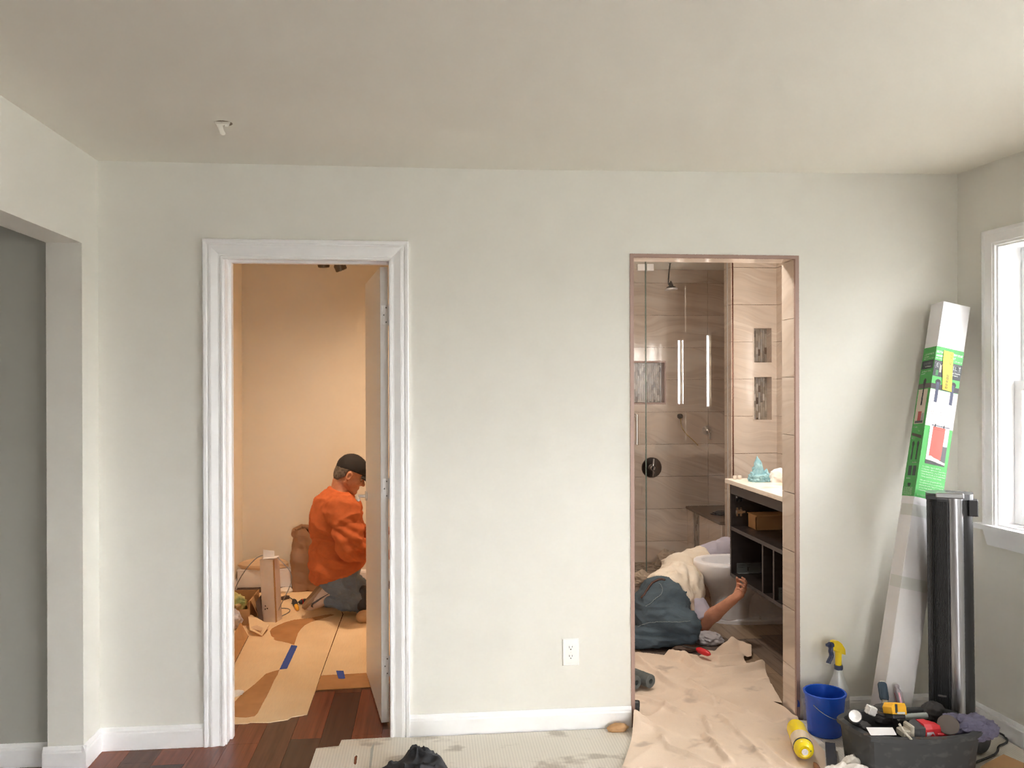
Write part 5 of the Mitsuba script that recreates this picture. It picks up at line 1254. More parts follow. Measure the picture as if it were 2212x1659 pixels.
add('paper_scrap', xf(crumple((0, 0, 0), (0.046, 0.020, 0.018), 101, 0.3, 4, 1.6), frame((q[0], q[1], 0.0047), norm([0.8, 0.6, 0]), norm([-0.6, 0.8, 0]), ZA)), 'mat_white_cloth', 'small white paper scrap on the cream sheet by the left door jamb', 'paper', smooth=40)

# ================================================================ clutter on the left
# white upright carton with a wire loop
A_, B_, D_ = az(567, 1343, 0.005), az(596, 1344.5, 0.005), az(609, 1331, 0.005)
ub = thing('upright_carton', 'tall narrow white carton standing on end with a thin wire loop', 'box')
ex_ = norm(B_ - A_); ey_ = np.cross(ZA, ex_); wd_ = float(np.linalg.norm(B_ - A_)); dp_ = 0.085; ht_ = 0.395
mat('card_white_dirty', mikit.proc(lambda p, n, uv: mix(L3((226, 214, 204)), L3((206, 186, 168)), fbm(p.x * 12, p.y * 12, p.z * 8, 4))), 0.6)
UF = frame(A_, ex_, ey_, ZA) @ np.array([[1, 0, -0.055, 0], [0, 1, 0.02, 0], [0, 0, 1, 0], [0, 0, 0, 1.0]])
part(ub, 'carton', xf(cat_([box(0, wd_, 0, 0.003, 0, ht_), box(0, wd_, dp_ - 0.003, dp_, 0, ht_ - 0.01), box(0, 0.003, 0.003, dp_ - 0.003, 0, ht_), box(wd_ - 0.003, wd_, 0.003, dp_ - 0.003, 0, ht_), box(0.003, wd_ - 0.003, 0.003, dp_ - 0.003, 0, 0.004)]), UF), 'mat_card_white_dirty')
part(ub, 'corner_strip', xf(cat_([box(wd_ - 0.002, wd_ + 0.0015, -0.0015, 0.014, 0.0, ht_ - 0.005)]), UF), 'mat_kraft', 'worn brown edge')
part(ub, 'flap', xf(hull([(0.016, 0.02, ht_ - 0.03), (wd_ - 0.006, 0.02, ht_ - 0.03), (0.010, 0.03, ht_ + 0.055), (0.024, 0.03, ht_ + 0.040), (wd_ - 0.010, 0.03, ht_ + 0.045), (wd_ - 0.004, 0.032, ht_ + 0.048), (0.012, 0.022, ht_ - 0.03), (wd_ - 0.006, 0.024, ht_ - 0.03)]), UF), 'mat_white_card', 'torn white flap sticking up')
part(ub, 'top_flap', xf(hull([(0.02, -0.004, ht_), (wd_ + 0.022, -0.002, ht_ + 0.008), (wd_ + 0.022, 0.05, ht_ + 0.012), (0.02, 0.05, ht_ + 0.004), (0.02, -0.004, ht_ + 0.003), (wd_ + 0.022, -0.002, ht_ + 0.011), (wd_ + 0.022, 0.05, ht_ + 0.015), (0.02, 0.05, ht_ + 0.007)]), UF), 'mat_white_card')
for m_ in ((0.03, 0.07), (0.042, 0.055), (0.028, 0.05)):
    part(ub, 'stain', xf(panel(sg.Point(0, 0).buffer(0.0045, 5), (m_[0] - 0.005, -0.0006, m_[1] + 0.03), XA, ZA, -YA, 0.0006), UF), 'mat_boot_brown', 'small brown stain')
yw = A_[1] + 0.04
wl_ = [ay(x, y, yw) for x, y in ((577, 1199), (560, 1202), (543, 1216), (525, 1239), (514, 1258), (508, 1273))]
part(ub, 'wire', tube(spline(wl_, 40), 0.0032, 6), 'mat_wire_dull' if 'mat_wire_dull' in scene else 'mat_wire', 'thin wire loop', smooth=True)
wr_ = [ay(x, y, yw - 0.02) for x, y in ((600, 1204), (612, 1217), (625, 1232), (630, 1246), (627, 1264), (618, 1284), (607, 1306), (600, 1322))]
part(ub, 'wire', tube(spline(wr_, 40), 0.0026, 6), 'mat_wire', 'thin wire loop', smooth=True)
ws_ = [az(x, y, 0.008) for x, y in ((604, 1330), (614, 1314), (622, 1315), (626, 1320), (616, 1327), (606, 1332))]
add('wire_scrap', tube(spline(ws_, 30), 0.003, 6), 'mat_wire', 'bent piece of thin wire on the sheet beside the foot of the upright white carton', 'wire', smooth=True)
# long white carton by the back wall, pad on it
lw = thing('white_carton', 'long white carton lying along the back wall behind the upright carton', 'box')
part(lw, 'carton', cbox(-1.385, -0.985, 2.64, 2.80, 0.030, 0.160, 0.003), 'mat_white_card')
part(lw, 'lid', cbox(-1.388, -0.982, 2.638, 2.803, 0.150, 0.163, 0.002), 'mat_white_card')
add('brown_board', cbox(-1.385, -0.96, 2.60, 2.82, 0.0006, 0.029, 0.002), 'mat_boot_brown', 'dark brown board on the floor under the long white carton', 'board')
mat('pad_beige', (212, 186, 156), 0.8)
add('foam_pad', crumple((-1.20, 2.69, 0.163), (0.175, 0.075, 0.050), 105, 0.16, 4, 1.4), 'mat_pad_beige', 'rounded beige foam pad lying on the long white carton', 'pad', smooth=50)
# open brown carton with a green and yellow plastic bag
oc = thing('open_carton', 'open brown cardboard carton in the left corner, holding a plastic bag', 'box')
X0, X1, Y0, Y1, Z1 = -1.375, -1.115, 1.76, 2.06, 0.155
part(oc, 'side', box(X0, X0 + 0.004, Y0, Y1, 0.0006, Z1), 'mat_kraft')
part(oc, 'side', box(X1 - 0.004, X1, Y0, Y1, 0.0006, Z1), 'mat_kraft')
part(oc, 'back', box(X0, X1, Y1 - 0.004, Y1, 0.0006, Z1), 'mat_kraft')
part(oc, 'front', box(X0, X1, Y0, Y0 + 0.004, 0.0006, Z1 - 0.05), 'mat_kraft')
part(oc, 'bottom', box(X0, X1, Y0, Y1, 0.0006, 0.004), 'mat_kraft')
part(oc, 'flap', hull([(X1 - 0.004, Y0 + 0.02, Z1), (X1 - 0.004, Y1 - 0.04, Z1 + 0.004), (X1 - 0.075, Y0 + 0.05, Z1 - 0.085), (X1 - 0.045, Y1 - 0.08, Z1 - 0.05), (X1 - 0.001, Y0 + 0.02, Z1), (X1 - 0.001, Y1 - 0.04, Z1 + 0.004)]), 'mat_kraft', 'inward folded flap')
part(oc, 'flap', hull([(X1, Y0 + 0.02, Z1), (X1, Y1 - 0.06, Z1), (X1 + 0.055, Y0 + 0.0, Z1 - 0.10), (X1 + 0.045, Y1 - 0.1, Z1 - 0.09), (X1 + 0.003, Y0 + 0.02, Z1), (X1 + 0.058, Y0, Z1 - 0.10)]), 'mat_kraft', 'outward hanging flap')
mat('bag_green', mikit.proc(lambda p, n, uv: mix(mix(L3((196, 190, 128)), L3((120, 136, 84)), smoothstep(0.42, 0.62, fbm(p.x * 11, p.y * 11, p.z * 14, 3))), L3((206, 176, 130)), smoothstep(0.52, 0.66, fbm(p.x * 8 + 5, p.y * 8, p.z * 9, 3)))), 0.3, spec=0.6)
add('plastic_bag', crumple((-1.255, 1.885, 0.006), (0.092, 0.092, 0.125), 111, 0.36, 5, 1.9), 'mat_bag_green', 'crumpled green and yellow plastic bag spilling from the open brown carton', 'plastic bag', smooth=30)
mat('film', (206, 204, 214), 0.25, spec=0.7)
q = az(499, 1362, 0.0)
add('plastic_film', crumple((q[0] - 0.02, q[1] + 0.03, 0.012), (0.075, 0.060, 0.085), 115, 0.34, 4, 2.0), 'mat_film', 'bunched clear plastic film below the green plastic bag', 'plastic film', smooth=25)
# low brown tray side standing on the sheet
P1, P2 = az(494, 1459, 0.005), az(537, 1375, 0.005)
ld = norm(P2 - P1); ln_ = np.cross(ZA, ld)
tr_ = thing('carton_tray', 'low brown cardboard tray side on the cream sheet in front of the plastic film', 'box')
part(tr_, 'front_side', hull([P1, P2, P1 + [-0.02, 0, 0.115], P2 + [-0.045, 0, 0.085], P2 + [-0.035, -0.07, 0.10], P1 + ln_ * 0.004, P2 + ln_ * 0.004, P1 + ln_ * 0.004 + [-0.02, 0, 0.115], P2 + ln_ * 0.004 + [-0.045, 0, 0.085]]), 'mat_kraft')
part(tr_, 'bottom', extr(sg.Polygon([tuple(P1[:2]), tuple(P2[:2]), tuple((P2 + ln_ * 0.16)[:2]), tuple((P1 + ln_ * 0.16)[:2])]), 0.004).apply_translation((0, 0, 0.0052)), 'mat_boot_brown')
part(tr_, 'end', hull([P1 + [0, -0.002, 0], P1 + ln_ * 0.14, P1 + [-0.01, -0.002, 0.055], P1 + ln_ * 0.14 + [0, 0, 0.055], P1 - ld * 0.006, P1 + ln_ * 0.14 - ld * 0.006, P1 - ld * 0.006 + [-0.01, 0, 0.055]]), 'mat_kraft')
# small torn card with a window
K = [az(x, y, z) for x, y, z in ((536, 1332, 0.060), (543, 1327.5, 0.066), (582, 1349.5, 0.034), (566.6, 1373, 0.012), (540, 1360.5, 0.040), (541, 1345, 0.050))]
nK = norm(np.cross(K[2] - K[0], K[4] - K[0])); nK = nK if nK[2] > 0 else -nK
tc = thing('torn_card', 'torn piece of white card with a pale rectangle, tilted against the brown tray', 'card')
part(tc, 'card', hull([k for k in K] + [k - nK * 0.003 for k in K]), 'mat_cream_sheet')
ctr = sum(K) / len(K)
Wd = [az(x, y, z) for x, y, z in ((548, 1346, 0.051), (568, 1356, 0.036), (563.5, 1366, 0.024), (541.5, 1356.5, 0.043))]
def onK(p): return p - nK * ((p - K[0]) @ nK) + nK * 0.0006
part(tc, 'printed_window', hull([onK(p) for p in Wd] + [onK(p) + nK * 0.0006 for p in Wd]), 'mat_pad_beige', 'pale rectangle')
# dark brown sheet: shade on the open carton's right side, put in as colour
add('carton_shade_sheet', hull([(-1.050, 1.74, 0.006), (-1.045, 1.78, 0.006), (-1.045, 2.03, 0.006), (-1.055, 2.03, 0.006), (-1.075, 1.74, 0.155), (-1.070, 1.78, 0.145), (-1.06, 2.03, 0.17), (-1.065, 2.03, 0.17)]), 'mat_dark_brown' if 'mat_dark_brown' in scene else 'mat_boot_brown', 'dark brown sheet added for the shade on the right side of the open carton', 'cardboard')
# brown paper bag
mat('paper_bag', mikit.proc(lambda p, n, uv: mix(L3((150, 112, 80)), L3((118, 84, 58)), fbm(p.x * 10, p.y * 10, p.z * 10, 4))), 0.7)
q = az(658, 1281, 0.0)
cxb, cyb = q[0] + 0.005, q[1] + 0.10
secs = []
for z, wx, wy, ox in ((0.006, .098, .075, 0), (0.012, .102, .078, 0), (0.10, .104, .082, -.002), (0.2, .106, .085, -.004), (0.30, .104, .082, -.002), (0.37, .098, .075, 0.004), (0.415, .100, .072, 0.006), (0.455, .094, .068, 0.012)):
    o = np.array([(x, y) for x, y in rrect(2 * wx, 2 * wy, 0.03).exterior.coords][:-1]); secs.append((o + [cxb + ox, cyb], z))
def dense(secs, n=8):
    out = []
    for (a, za), (b, zb) in zip(secs[:-1], secs[1:]):
        for i in range(n): t = i / n; out.append((a * (1 - t) + b * t, za * (1 - t) + zb * t))
    return out + [secs[-1]]
def resample(o, n=96):
    r_ = sg.LinearRing(o); return np.array([r_.interpolate(t, normalized=True).coords[0] for t in np.linspace(0, 1, n, endpoint=False)])
bagm = skin(dense([(resample(o), z) for o, z in secs]), True, False)
def rag_top(m):
    v = np.asarray(m.vertices).copy(); k = np.clip((v[:, 2] - 0.3) / 0.15, 0, 1)
    v[:, 2] -= k * np.clip((v[:, 0] - cxb) / 0.1, 0, 1.2) * np.clip((cyb - v[:, 1]) / 0.07, 0, 1) * 0.15
    v[:, 2] += k * 0.03 * (meshkit.fbm(np.c_[v[:, :2] * 22, v[:, 0] * 0], 3, 5) - 0.5)
    return tm(v, m.faces)
def crease(a, fr_):
    def fn(v):
        rdg = 1 - np.abs(2 * meshkit.noise(v * [fr_, fr_, fr_ * 0.7] + 3.1, 8) - 1)
        return a * (0.9 * (meshkit.fbm(v * fr_ * 0.8, 4, 3) - 0.5) + 0.6 * (rdg - 0.5))
    return fn
bagm = displace(displace(rag_top(bagm), crease(0.030, 12)), lambda v: 0.010 * (np.abs(2 * meshkit.noise(v * [24, 24, 15] + 1.3, 18) - 1) - 0.5))
pb = thing('paper_bag', 'crumpled open brown paper bag standing behind the man in the orange sweatshirt', 'paper bag')
part(pb, 'bag', bagm, 'mat_paper_bag', smooth=30)
part(pb, 'cuff', displace(tube([(cxb - 0.085, cyb - 0.05, 0.42), (cxb - 0.095, cyb, 0.435), (cxb - 0.05, cyb + 0.06, 0.45), (cxb + 0.06, cyb + 0.05, 0.44)], 0.022, 12), crease(0.02, 25)), 'mat_paper_bag', 'rolled edge', smooth=30)
q = az(620, 1276, 0.0)
add('rag_white', crumple((q[0], q[1] - 0.05, 0.005), (0.055, 0.05, 0.02), 121, 0.3, 4, 1.6), 'mat_white_cloth', 'small white rag on the floor left of the paper bag', 'cloth', smooth=40)
q = az(616, 1296, 0.0)
add('wood_block', xf(cbox(-0.028, 0.028, -0.016, 0.016, 0, 0.022, 0.002), frame((q[0], q[1], 0.0047), norm([0.6, 0.8, 0]), norm([-0.8, 0.6, 0]), ZA)), 'mat_boot_brown', 'small dark wooden block on the sheet beside the upright carton', 'block')
# yellow and black screwdriver, small driver bit tool
ys = thing('yellow_screwdriver', 'yellow and black screwdriver on the cream sheet behind the shoe', 'screwdriver')
s1_, s2_ = az(635, 1297, 0.018), az(643, 1317, 0.016)
part(ys, 'grip', tube(np.linspace(s1_, s1_ * 0.4 + s2_ * 0.6, 6), [0.012, 0.017, 0.018, 0.017, 0.016, 0.013], 12), 'mat_bar_black', smooth=40)
part(ys, 'end', tube(np.linspace(s1_ * 0.5 + s2_ * 0.5, s2_, 6), [0.012, 0.0135, 0.0135, 0.013, 0.012, 0.006], 12), 'mat_tool_yellow', 'yellow end', smooth=40)
part(ys, 'shaft', cyl(s1_, s1_ - (s2_ - s1_) * 0.5 + [-0.03, 0, 0], 0.003, 8), 'mat_dark_screw')
dt = thing('black_driver', 'black hand tool lying on the floor between the screwdriver and the shoe', 'hand tool')
s1_, s2_ = az(645, 1301, 0.022), az(668, 1297, 0.022)
part(dt, 'body', tube(np.linspace(s1_, s2_, 9), [0.006, 0.012, 0.016, 0.013, 0.018, 0.017, 0.015, 0.018, 0.010], 12), 'mat_bar_black', smooth=40)
part(dt, 'bit', cyl(s1_, s1_ + [-0.05, 0, -0.006], 0.003, 8), 'mat_dark_screw')
part(dt, 'red_ring', cyl(s2_ * 0.3 + s1_ * 0.7, s2_ * 0.35 + s1_ * 0.65, 0.0195, 14), 'mat_tool_red')
# ================================================================ people: each body one continuous surface, clothes and hair over it
def sdf_mesh(fn, lo, hi, h, smooth_it=3):
    """surface of fn < 0; coarse first, fine only near the surface"""
    lo, hi = np.asarray(lo, float), np.asarray(hi, float)
    c = h * 4
    n = np.ceil((hi - lo) / c).astype(int) + 2
    ax_ = [lo[k] + np.arange(n[k]) * c for k in range(3)]
    G = np.stack(np.meshgrid(*ax_, indexing='ij'), -1)
    Dc = fn(G.reshape(-1, 3)).reshape(n)
    from scipy.interpolate import RegularGridInterpolator as RGI
    itp = RGI(ax_, Dc)
    def fine(P):
        d = itp(np.clip(P, [a[0] for a in ax_], [a[-1] for a in ax_]))
        k = np.abs(d) < c * 2.2
        d[k] = fn(P[k]); return d
    m = surface_nets(fine, lo, [a[-1] - c * 0.01 for a in ax_], h)
    parts_ = m.split(only_watertight=False)
    if len(parts_) > 1: m = max(parts_, key=lambda q: len(q.faces))
    return taubin(m, smooth_it) if smooth_it else m

def folds(a, fx, seed, dirs=(1, 1, 1), ridge=0.7):
    dirs = np.asarray(dirs, float)
    def fn(v):
        w = v * dirs * fx + 2.7 * meshkit.fbm(v * 5, 3, seed + 20)[:, None]
        r_ = 1 - np.abs(2 * meshkit.noise(w, seed) - 1)
        return a * (ridge * (r_ ** 2 - 0.4) + 0.5 * (meshkit.fbm(v * fx * 1.6, 3, seed + 4) - 0.5))
    return fn

mat('skin', mikit.proc(lambda p, n, uv: mix(L3((196, 142, 110)), L3((172, 116, 86)), fbm(p.x * 45, p.y * 45, p.z * 45, 3))), 0.5, spec=0.4)
mat('skin_tan', mikit.proc(lambda p, n, uv: mix(L3((204, 148, 120)), L3((180, 122, 96)), fbm(p.x * 45, p.y * 45, p.z * 45, 3))), 0.5, spec=0.4)
mat('orange_fleece', mikit.proc(lambda p, n, uv: mix(L3((186, 96, 50)), L3((160, 76, 36)), fbm(p.x * 26, p.y * 26, p.z * 26, 4)) * (0.92 + 0.14 * noise(p.x * 420, p.y * 420, p.z * 420))), 0.9)
mat('denim_grey', mikit.proc(lambda p, n, uv: mix(L3((116, 128, 138)), L3((78, 88, 98)), fbm(p.x * 14, p.y * 14, p.z * 14, 4)) * (0.9 + 0.2 * noise(p.x * 500, p.y * 500, p.z * 500))), 0.85)
mat('denim_blue', mikit.proc(lambda p, n, uv: mix(L3((76, 90, 98)), L3((42, 52, 58)), fbm(p.x * 9, p.y * 9, p.z * 9, 4)) * (0.9 + 0.2 * noise(p.x * 500, p.y * 500, p.z * 500))), 0.85)
mat('denim_dark', (48, 62, 74), 0.85)
mat('cap_black', (28, 24, 22), 0.85)
mat('hair_grey', mikit.proc(lambda p, n, uv: mix(L3((112, 100, 86)), L3((50, 42, 36)), fbm(p.x * 150, p.y * 150, p.z * 60, 3))), 0.8)
mat('shoe_white', (190, 174, 162), 0.55)
mat('shoe_sole', (132, 104, 76), 0.7)
mat('shoe_dark', (54, 44, 38), 0.6)
mat('eye_white', (226, 220, 212), 0.3)
mat('tee_white', mikit.proc(lambda p, n, uv: mix(mix(L3((238, 228, 214)), L3((222, 206, 184)), fbm(p.x * 8, p.y * 8, p.z * 8, 3)), L3((186, 164, 128)), smoothstep(0.64, 0.82, fbm(p.x * 11 + 3, p.y * 11, p.z * 11, 3)) * 0.7)), 0.85)
mat('sleeve_grey', (176, 170, 182), 0.85)
mat('knee_pad', (196, 164, 128), 0.6)

def hand_d(P, wr, palm_dir, palm_n, size, curls, thumb_side, spread=0.12, thumb=(0.55, 0.55)):
    """distance to a hand: wr wrist, palm_dir along the fingers, palm_n out of the palm; curls: bend of the four fingers"""
    d0, n0 = norm(palm_dir), norm(palm_n); n0 = norm(n0 - d0 * (n0 @ d0)); s0 = np.cross(d0, n0) * thumb_side
    L = size
    ds = []
    pc = np.asarray(wr) + d0 * 0.05 * L
    R = np.stack([d0, s0, n0], 1)
    ds.append(ell_d(P, pc, (0.056 * L, 0.043 * L, 0.018 * L), R))
    ds.append(cone_d(P, np.asarray(wr) - d0 * 0.02 * L, pc, 0.026 * L, 0.026 * L))
    palm = smin(ds, 0.012 * L)
    lens = (0.072, 0.080, 0.074, 0.058); rad = (0.0092, 0.0095, 0.0090, 0.0080)
    out = palm
    for i in range(4):
        off = (1.5 - i) / 1.5
        b = np.asarray(wr) + d0 * (0.093 - 0.006 * abs(off - 0.3)) * L + s0 * 0.031 * off * L
        dd = norm(d0 + s0 * spread * off); p = b; a = 0
        chain = []
        for seg, fr_ in enumerate((0.45, 0.30, 0.25)):
            a += curls[i] * (0.8, 1.0, 0.8)[seg]
            v = dd * math.cos(a) + n0 * math.sin(a)
            q = p + v * lens[i] * fr_ * L
            chain.append(cone_d(P, p, q, rad[i] * L * (1.05 - 0.1 * seg), rad[i] * L * (0.98 - 0.12 * seg))); p = q
        f = np.minimum(np.minimum(chain[0], chain[1]), chain[2])
        out = smin([out, f], 0.005 * L)
    b = np.asarray(wr) + d0 * 0.022 * L + s0 * 0.034 * L + n0 * 0.006 * L
    p = b + (s0 * thumb[0] + d0 * (1 - thumb[0]) + n0 * 0.25) * 0.042 * L
    q = p + norm(s0 * 0.25 + d0 * 0.9 + n0 * thumb[1]) * 0.034 * L
    e = q + norm(d0 * 0.8 + n0 * thumb[1] * 1.4 - s0 * 0.1) * 0.026 * L
    t = np.minimum(np.minimum(cone_d(P, b, p, 0.016 * L, 0.0125 * L), cone_d(P, p, q, 0.0122 * L, 0.0105 * L)), cone_d(P, q, e, 0.0105 * L, 0.0085 * L))
    return smin([out, t], 0.008 * L)

# ---------------------------------------------------------------- man in the orange sweatshirt, kneeling at the door
A1 = lambda x, y, Y=2.0: ay(x, y, Y)
def head_frame(o, fwd, up):
    f = norm(fwd); u = norm(np.asarray(up, float) - f * (np.asarray(up, float) @ f)); return np.stack([f, np.cross(u, f), u], 1), np.asarray(o, float)   # columns: forward, left, up
def local(P, R, o): return (P - o) @ R
def head_d(P, R, o):
    """a head about 23 cm tall: skull, face, jaw, nose, lips, brow, ears; o is the middle of the skull"""
    q = local(P, R, o)
    sk_ = ell_d(q, (-0.008, 0, 0.028), (0.096, 0.077, 0.088))
    fc = ell_d(q, (0.030, 0, -0.030), (0.062, 0.062, 0.082))
    jaw = np.minimum(cone_d(q, (0.000, 0.052, -0.055), (0.066, 0.018, -0.100), 0.020, 0.018), cone_d(q, (0.000, -0.052, -0.055), (0.066, -0.018, -0.100), 0.020, 0.018))
    chin = ell_d(q, (0.074, 0, -0.102), (0.021, 0.026, 0.018))
    chk = np.minimum(ell_d(q, (0.062, 0.034, -0.034), (0.026, 0.024, 0.026)), ell_d(q, (0.062, -0.034, -0.034), (0.026, 0.024, 0.026)))
    d = smin([sk_, fc, jaw, chin, chk], 0.022)
    brow = cone_d(q, (0.080, 0.034, 0.012), (0.080, -0.034, 0.012), 0.010, 0.010)
    nose = smin([cone_d(q, (0.084, 0, 0.006), (0.108, 0, -0.034), 0.008, 0.012), ell_d(q, (0.098, 0.011, -0.037), (0.010, 0.008, 0.007)), ell_d(q, (0.098, -0.011, -0.037), (0.010, 0.008, 0.007))], 0.008)
    d = smin([d, brow, nose], 0.010)
    eyes = np.minimum(ell_d(q, (0.083, 0.031, -0.004), (0.014, 0.015, 0.010)), ell_d(q, (0.083, -0.031, -0.004), (0.014, 0.015, 0.010)))
    d = np.maximum(d, -eyes * 0.8)
    lips = np.minimum(cone_d(q, (0.085, 0.020, -0.066), (0.092, 0, -0.065), 0.005, 0.0065), cone_d(q, (0.085, -0.020, -0.066), (0.092, 0, -0.065), 0.005, 0.0065))
    lip2 = np.minimum(cone_d(q, (0.083, 0.018, -0.077), (0.089, 0, -0.077), 0.005, 0.0065), cone_d(q, (0.083, -0.018, -0.077), (0.089, 0, -0.077), 0.005, 0.0065))
    d = smin([d, lips, lip2], 0.004)
    for s in (1, -1):
        e = ell_d(q, (-0.002, s * 0.082, -0.012), (0.021, 0.012, 0.034))
        e = np.maximum(e, -ell_d(q, (0.000, s * 0.087, -0.010), (0.011, 0.006, 0.020)))
        d = smin([d, e], 0.006)
    return d

HR, HO1 = head_frame(A1(758, 1022, 1.99), (0.88, 0.05, -0.46), (0.42, 0, 0.9))
PEL, BEL, CHE, UPB = A1(730, 1226), A1(730, 1186), A1(722, 1130), A1(722, 1094)
SR, SL = A1(742, 1104, 1.79), A1(744, 1100, 2.20)
ER, EL = A1(757, 1180, 1.70), A1(776, 1172, 2.22)
WR, WL = A1(822, 1200, 1.86), A1(822, 1150, 2.12)
HRr, HRl = A1(724, 1246, 1.90), A1(724, 1246, 2.10)
KR, KL = A1(800, 1297, 1.93), A1(800, 1292, 2.16)
AR, AL = A1(714, 1294, 1.93), A1(708, 1292, 2.16)
NB_, NT_ = A1(733, 1072, 2.0), HO1 + HR @ np.array([-0.03, 0, -0.075])
def trunk1(P, g=0.0):
    return smin([ell_d(P, PEL, (0.135 + g, 0.180 + g, 0.100 + g)), ell_d(P, BEL, (0.155 + g, 0.190 + g, 0.140 + g)), ell_d(P, CHE, (0.132 + g, 0.195 + g, 0.125 + g)), cone_d(P, SR + [0, 0.05, 0], SL - [0, 0.05, 0], 0.085 + g, 0.085 + g), ell_d(P, UPB, (0.11 + g, 0.15 + g, 0.09 + g))], 0.07)
def arms1(P, g=0.0, k=1.0):
    r_ = smin([cone_d(P, SR, ER, 0.066 + g, 0.052 + g), cone_d(P, ER, WR, 0.050 + g, 0.034 + g)], 0.02)
    l_ = smin([cone_d(P, SL, EL, 0.066 + g, 0.052 + g), cone_d(P, EL, WL, 0.050 + g, 0.034 + g)], 0.02)
    return np.minimum(r_, l_)
def legs1(P, g=0.0):
    ds = []
    for h_, k_, a_ in ((HRr, KR, AR), (HRl, KL, AL)):
        ds.append(smin([cone_d(P, h_, k_, 0.088 + g, 0.058 + g), cone_d(P, k_, a_, 0.054 + g, 0.040 + g), ell_d(P, k_ * 0.6 + a_ * 0.4, (0.09 + g, 0.050 + g, 0.056 + g))], 0.03))
    return smin(ds, 0.03)
HW1, HW2 = WR, WL
def feet1(P):
    return np.minimum(cone_d(P, AR, A1(676, 1303, 1.95), 0.036, 0.03), cone_d(P, AL, A1(676, 1301, 2.17), 0.036, 0.03))
def body1(P):
    d = smin([trunk1(P), arms1(P), legs1(P)], 0.04)
    neck = cone_d(P, NB_, NT_, 0.066, 0.058)
    d = smin([d, neck], 0.04)
    d = smin([d, head_d(P, HR, HO1)], 0.014)
    d = smin([d, feet1(P)], 0.02)
    d = smin([d, hand_d(P, WR, (0.9, 0.3, -0.1), (0.1, 0.4, 0.9), 1.0, (0.5, 0.5, 0.55, 0.6), 1), hand_d(P, WL, (0.9, -0.1, 0.2), (0.2, -0.6, -0.7), 1.0, (0.5, 0.5, 0.55, 0.6), -1)], 0.008)
    return d
m1 = thing('person', 'person in an orange sweatshirt, dark cap and grey jeans kneeling at the open door', 'person')
part(m1, 'body', sdf_mesh(body1, (-0.92, 1.66, 0.0), (-0.15, 2.34, 1.06), 0.0065, 2), 'mat_skin', smooth=True)
# sweatshirt
hb, hf = A1(681, 1258), A1(782, 1219)
hn = norm(np.cross(hf - hb, [0, 1, 0])); hn = hn if hn[2] > 0 else -hn
def sweat(P):
    t = trunk1(P, 0.022)
    low = ell_d(P, A1(726, 1218), (0.163, 0.205, 0.135))
    t = smin([t, low, ell_d(P, A1(716, 1236), (0.125, 0.20, 0.10))], 0.05)
    r_ = smin([cone_d(P, SR, ER, 0.094, 0.088), cone_d(P, ER, WR - norm(WR - ER) * 0.03, 0.086, 0.058)], 0.02)
    l_ = smin([cone_d(P, SL, EL, 0.096, 0.084), cone_d(P, EL, WL - norm(WL - EL) * 0.03, 0.080, 0.052)], 0.03)
    d = smin([t, r_, l_], 0.016)
    col = cone_d(P, A1(727, 1085), A1(740, 1056), 0.098, 0.082)
    d = smin([d, col], 0.03)
    d = np.maximum(d, -((P - hb) @ hn))                                            # hem
    cn = norm(NT_ - NB_ + [0.02, 0, 0.05])
    d = np.maximum(d, (P - A1(742, 1058)) @ cn)    # collar
    for w_, e_ in ((WR, ER), (WL, EL)):
        wn = norm(w_ - e_)
        d = np.maximum(d, np.where(np.linalg.norm(P - w_, axis=1) < 0.09, (P - w_) @ wn + 0.01, -1))
    return d
swm = sdf_mesh(sweat, (-0.90, 1.62, 0.10), (-0.15, 2.36, 1.0), 0.0085, 3)
def sfold(v):
    f = folds(0.026, 9, 3, (0.8, 0.7, 1.5))(v)
    # gathered folds at the elbow and above the hem, a seam round the shoulder
    e = np.exp(-(np.linalg.norm((v - ER) * [1, 1, 0.9], axis=1) / 0.12) ** 2)
    f = f + e * 0.017 * np.sin(80 * (v[:, 2] - ER[2]) + 60 * (v[:, 0] - ER[0]) + 5 * meshkit.noise(v * 9, 4))
    hd_ = (v - hb) @ hn
    f = f + np.exp(-((hd_ - 0.09) / 0.05) ** 2) * 0.008 * np.sin(14 * v[:, 0] * 3 + 70 * hd_)
    sh = np.linalg.norm((v - SR) * [1, 0.8, 1], axis=1)
    f = f - np.exp(-((sh - 0.125) / 0.006) ** 2) * 0.006 * (v[:, 1] < 1.9)
    return f * np.clip((v[:, 2] - 0.1) * 6, 0.2, 1)
part(m1, 'sweatshirt', displace(swm, sfold), 'mat_orange_fleece', 'orange sweatshirt', smooth=True)
# jeans: seat, thighs, shins
def jeans1(P):
    d = smin([legs1(P, 0.014), ell_d(P, PEL, (0.148, 0.192, 0.105))], 0.05)
    d = np.maximum(d, (P - hb) @ hn - 0.03)
    for a_ in (AR, AL): d = np.maximum(d, np.where(np.linalg.norm(P - a_, axis=1) < 0.09, a_[0] - 0.035 - P[:, 0], -1))
    return np.maximum(d, 0.006 - P[:, 2])
jm = sdf_mesh(jeans1, (-0.88, 1.66, 0.0), (-0.15, 2.34, 0.45), 0.008, 3)
part(m1, 'jeans', displace(displace(jm, folds(0.024, 13, 6, (1.5, 0.8, 0.8))), folds(0.007, 32, 26, (1.6, 0.8, 0.8))), 'mat_denim_grey', 'faded grey blue jeans', smooth=True)
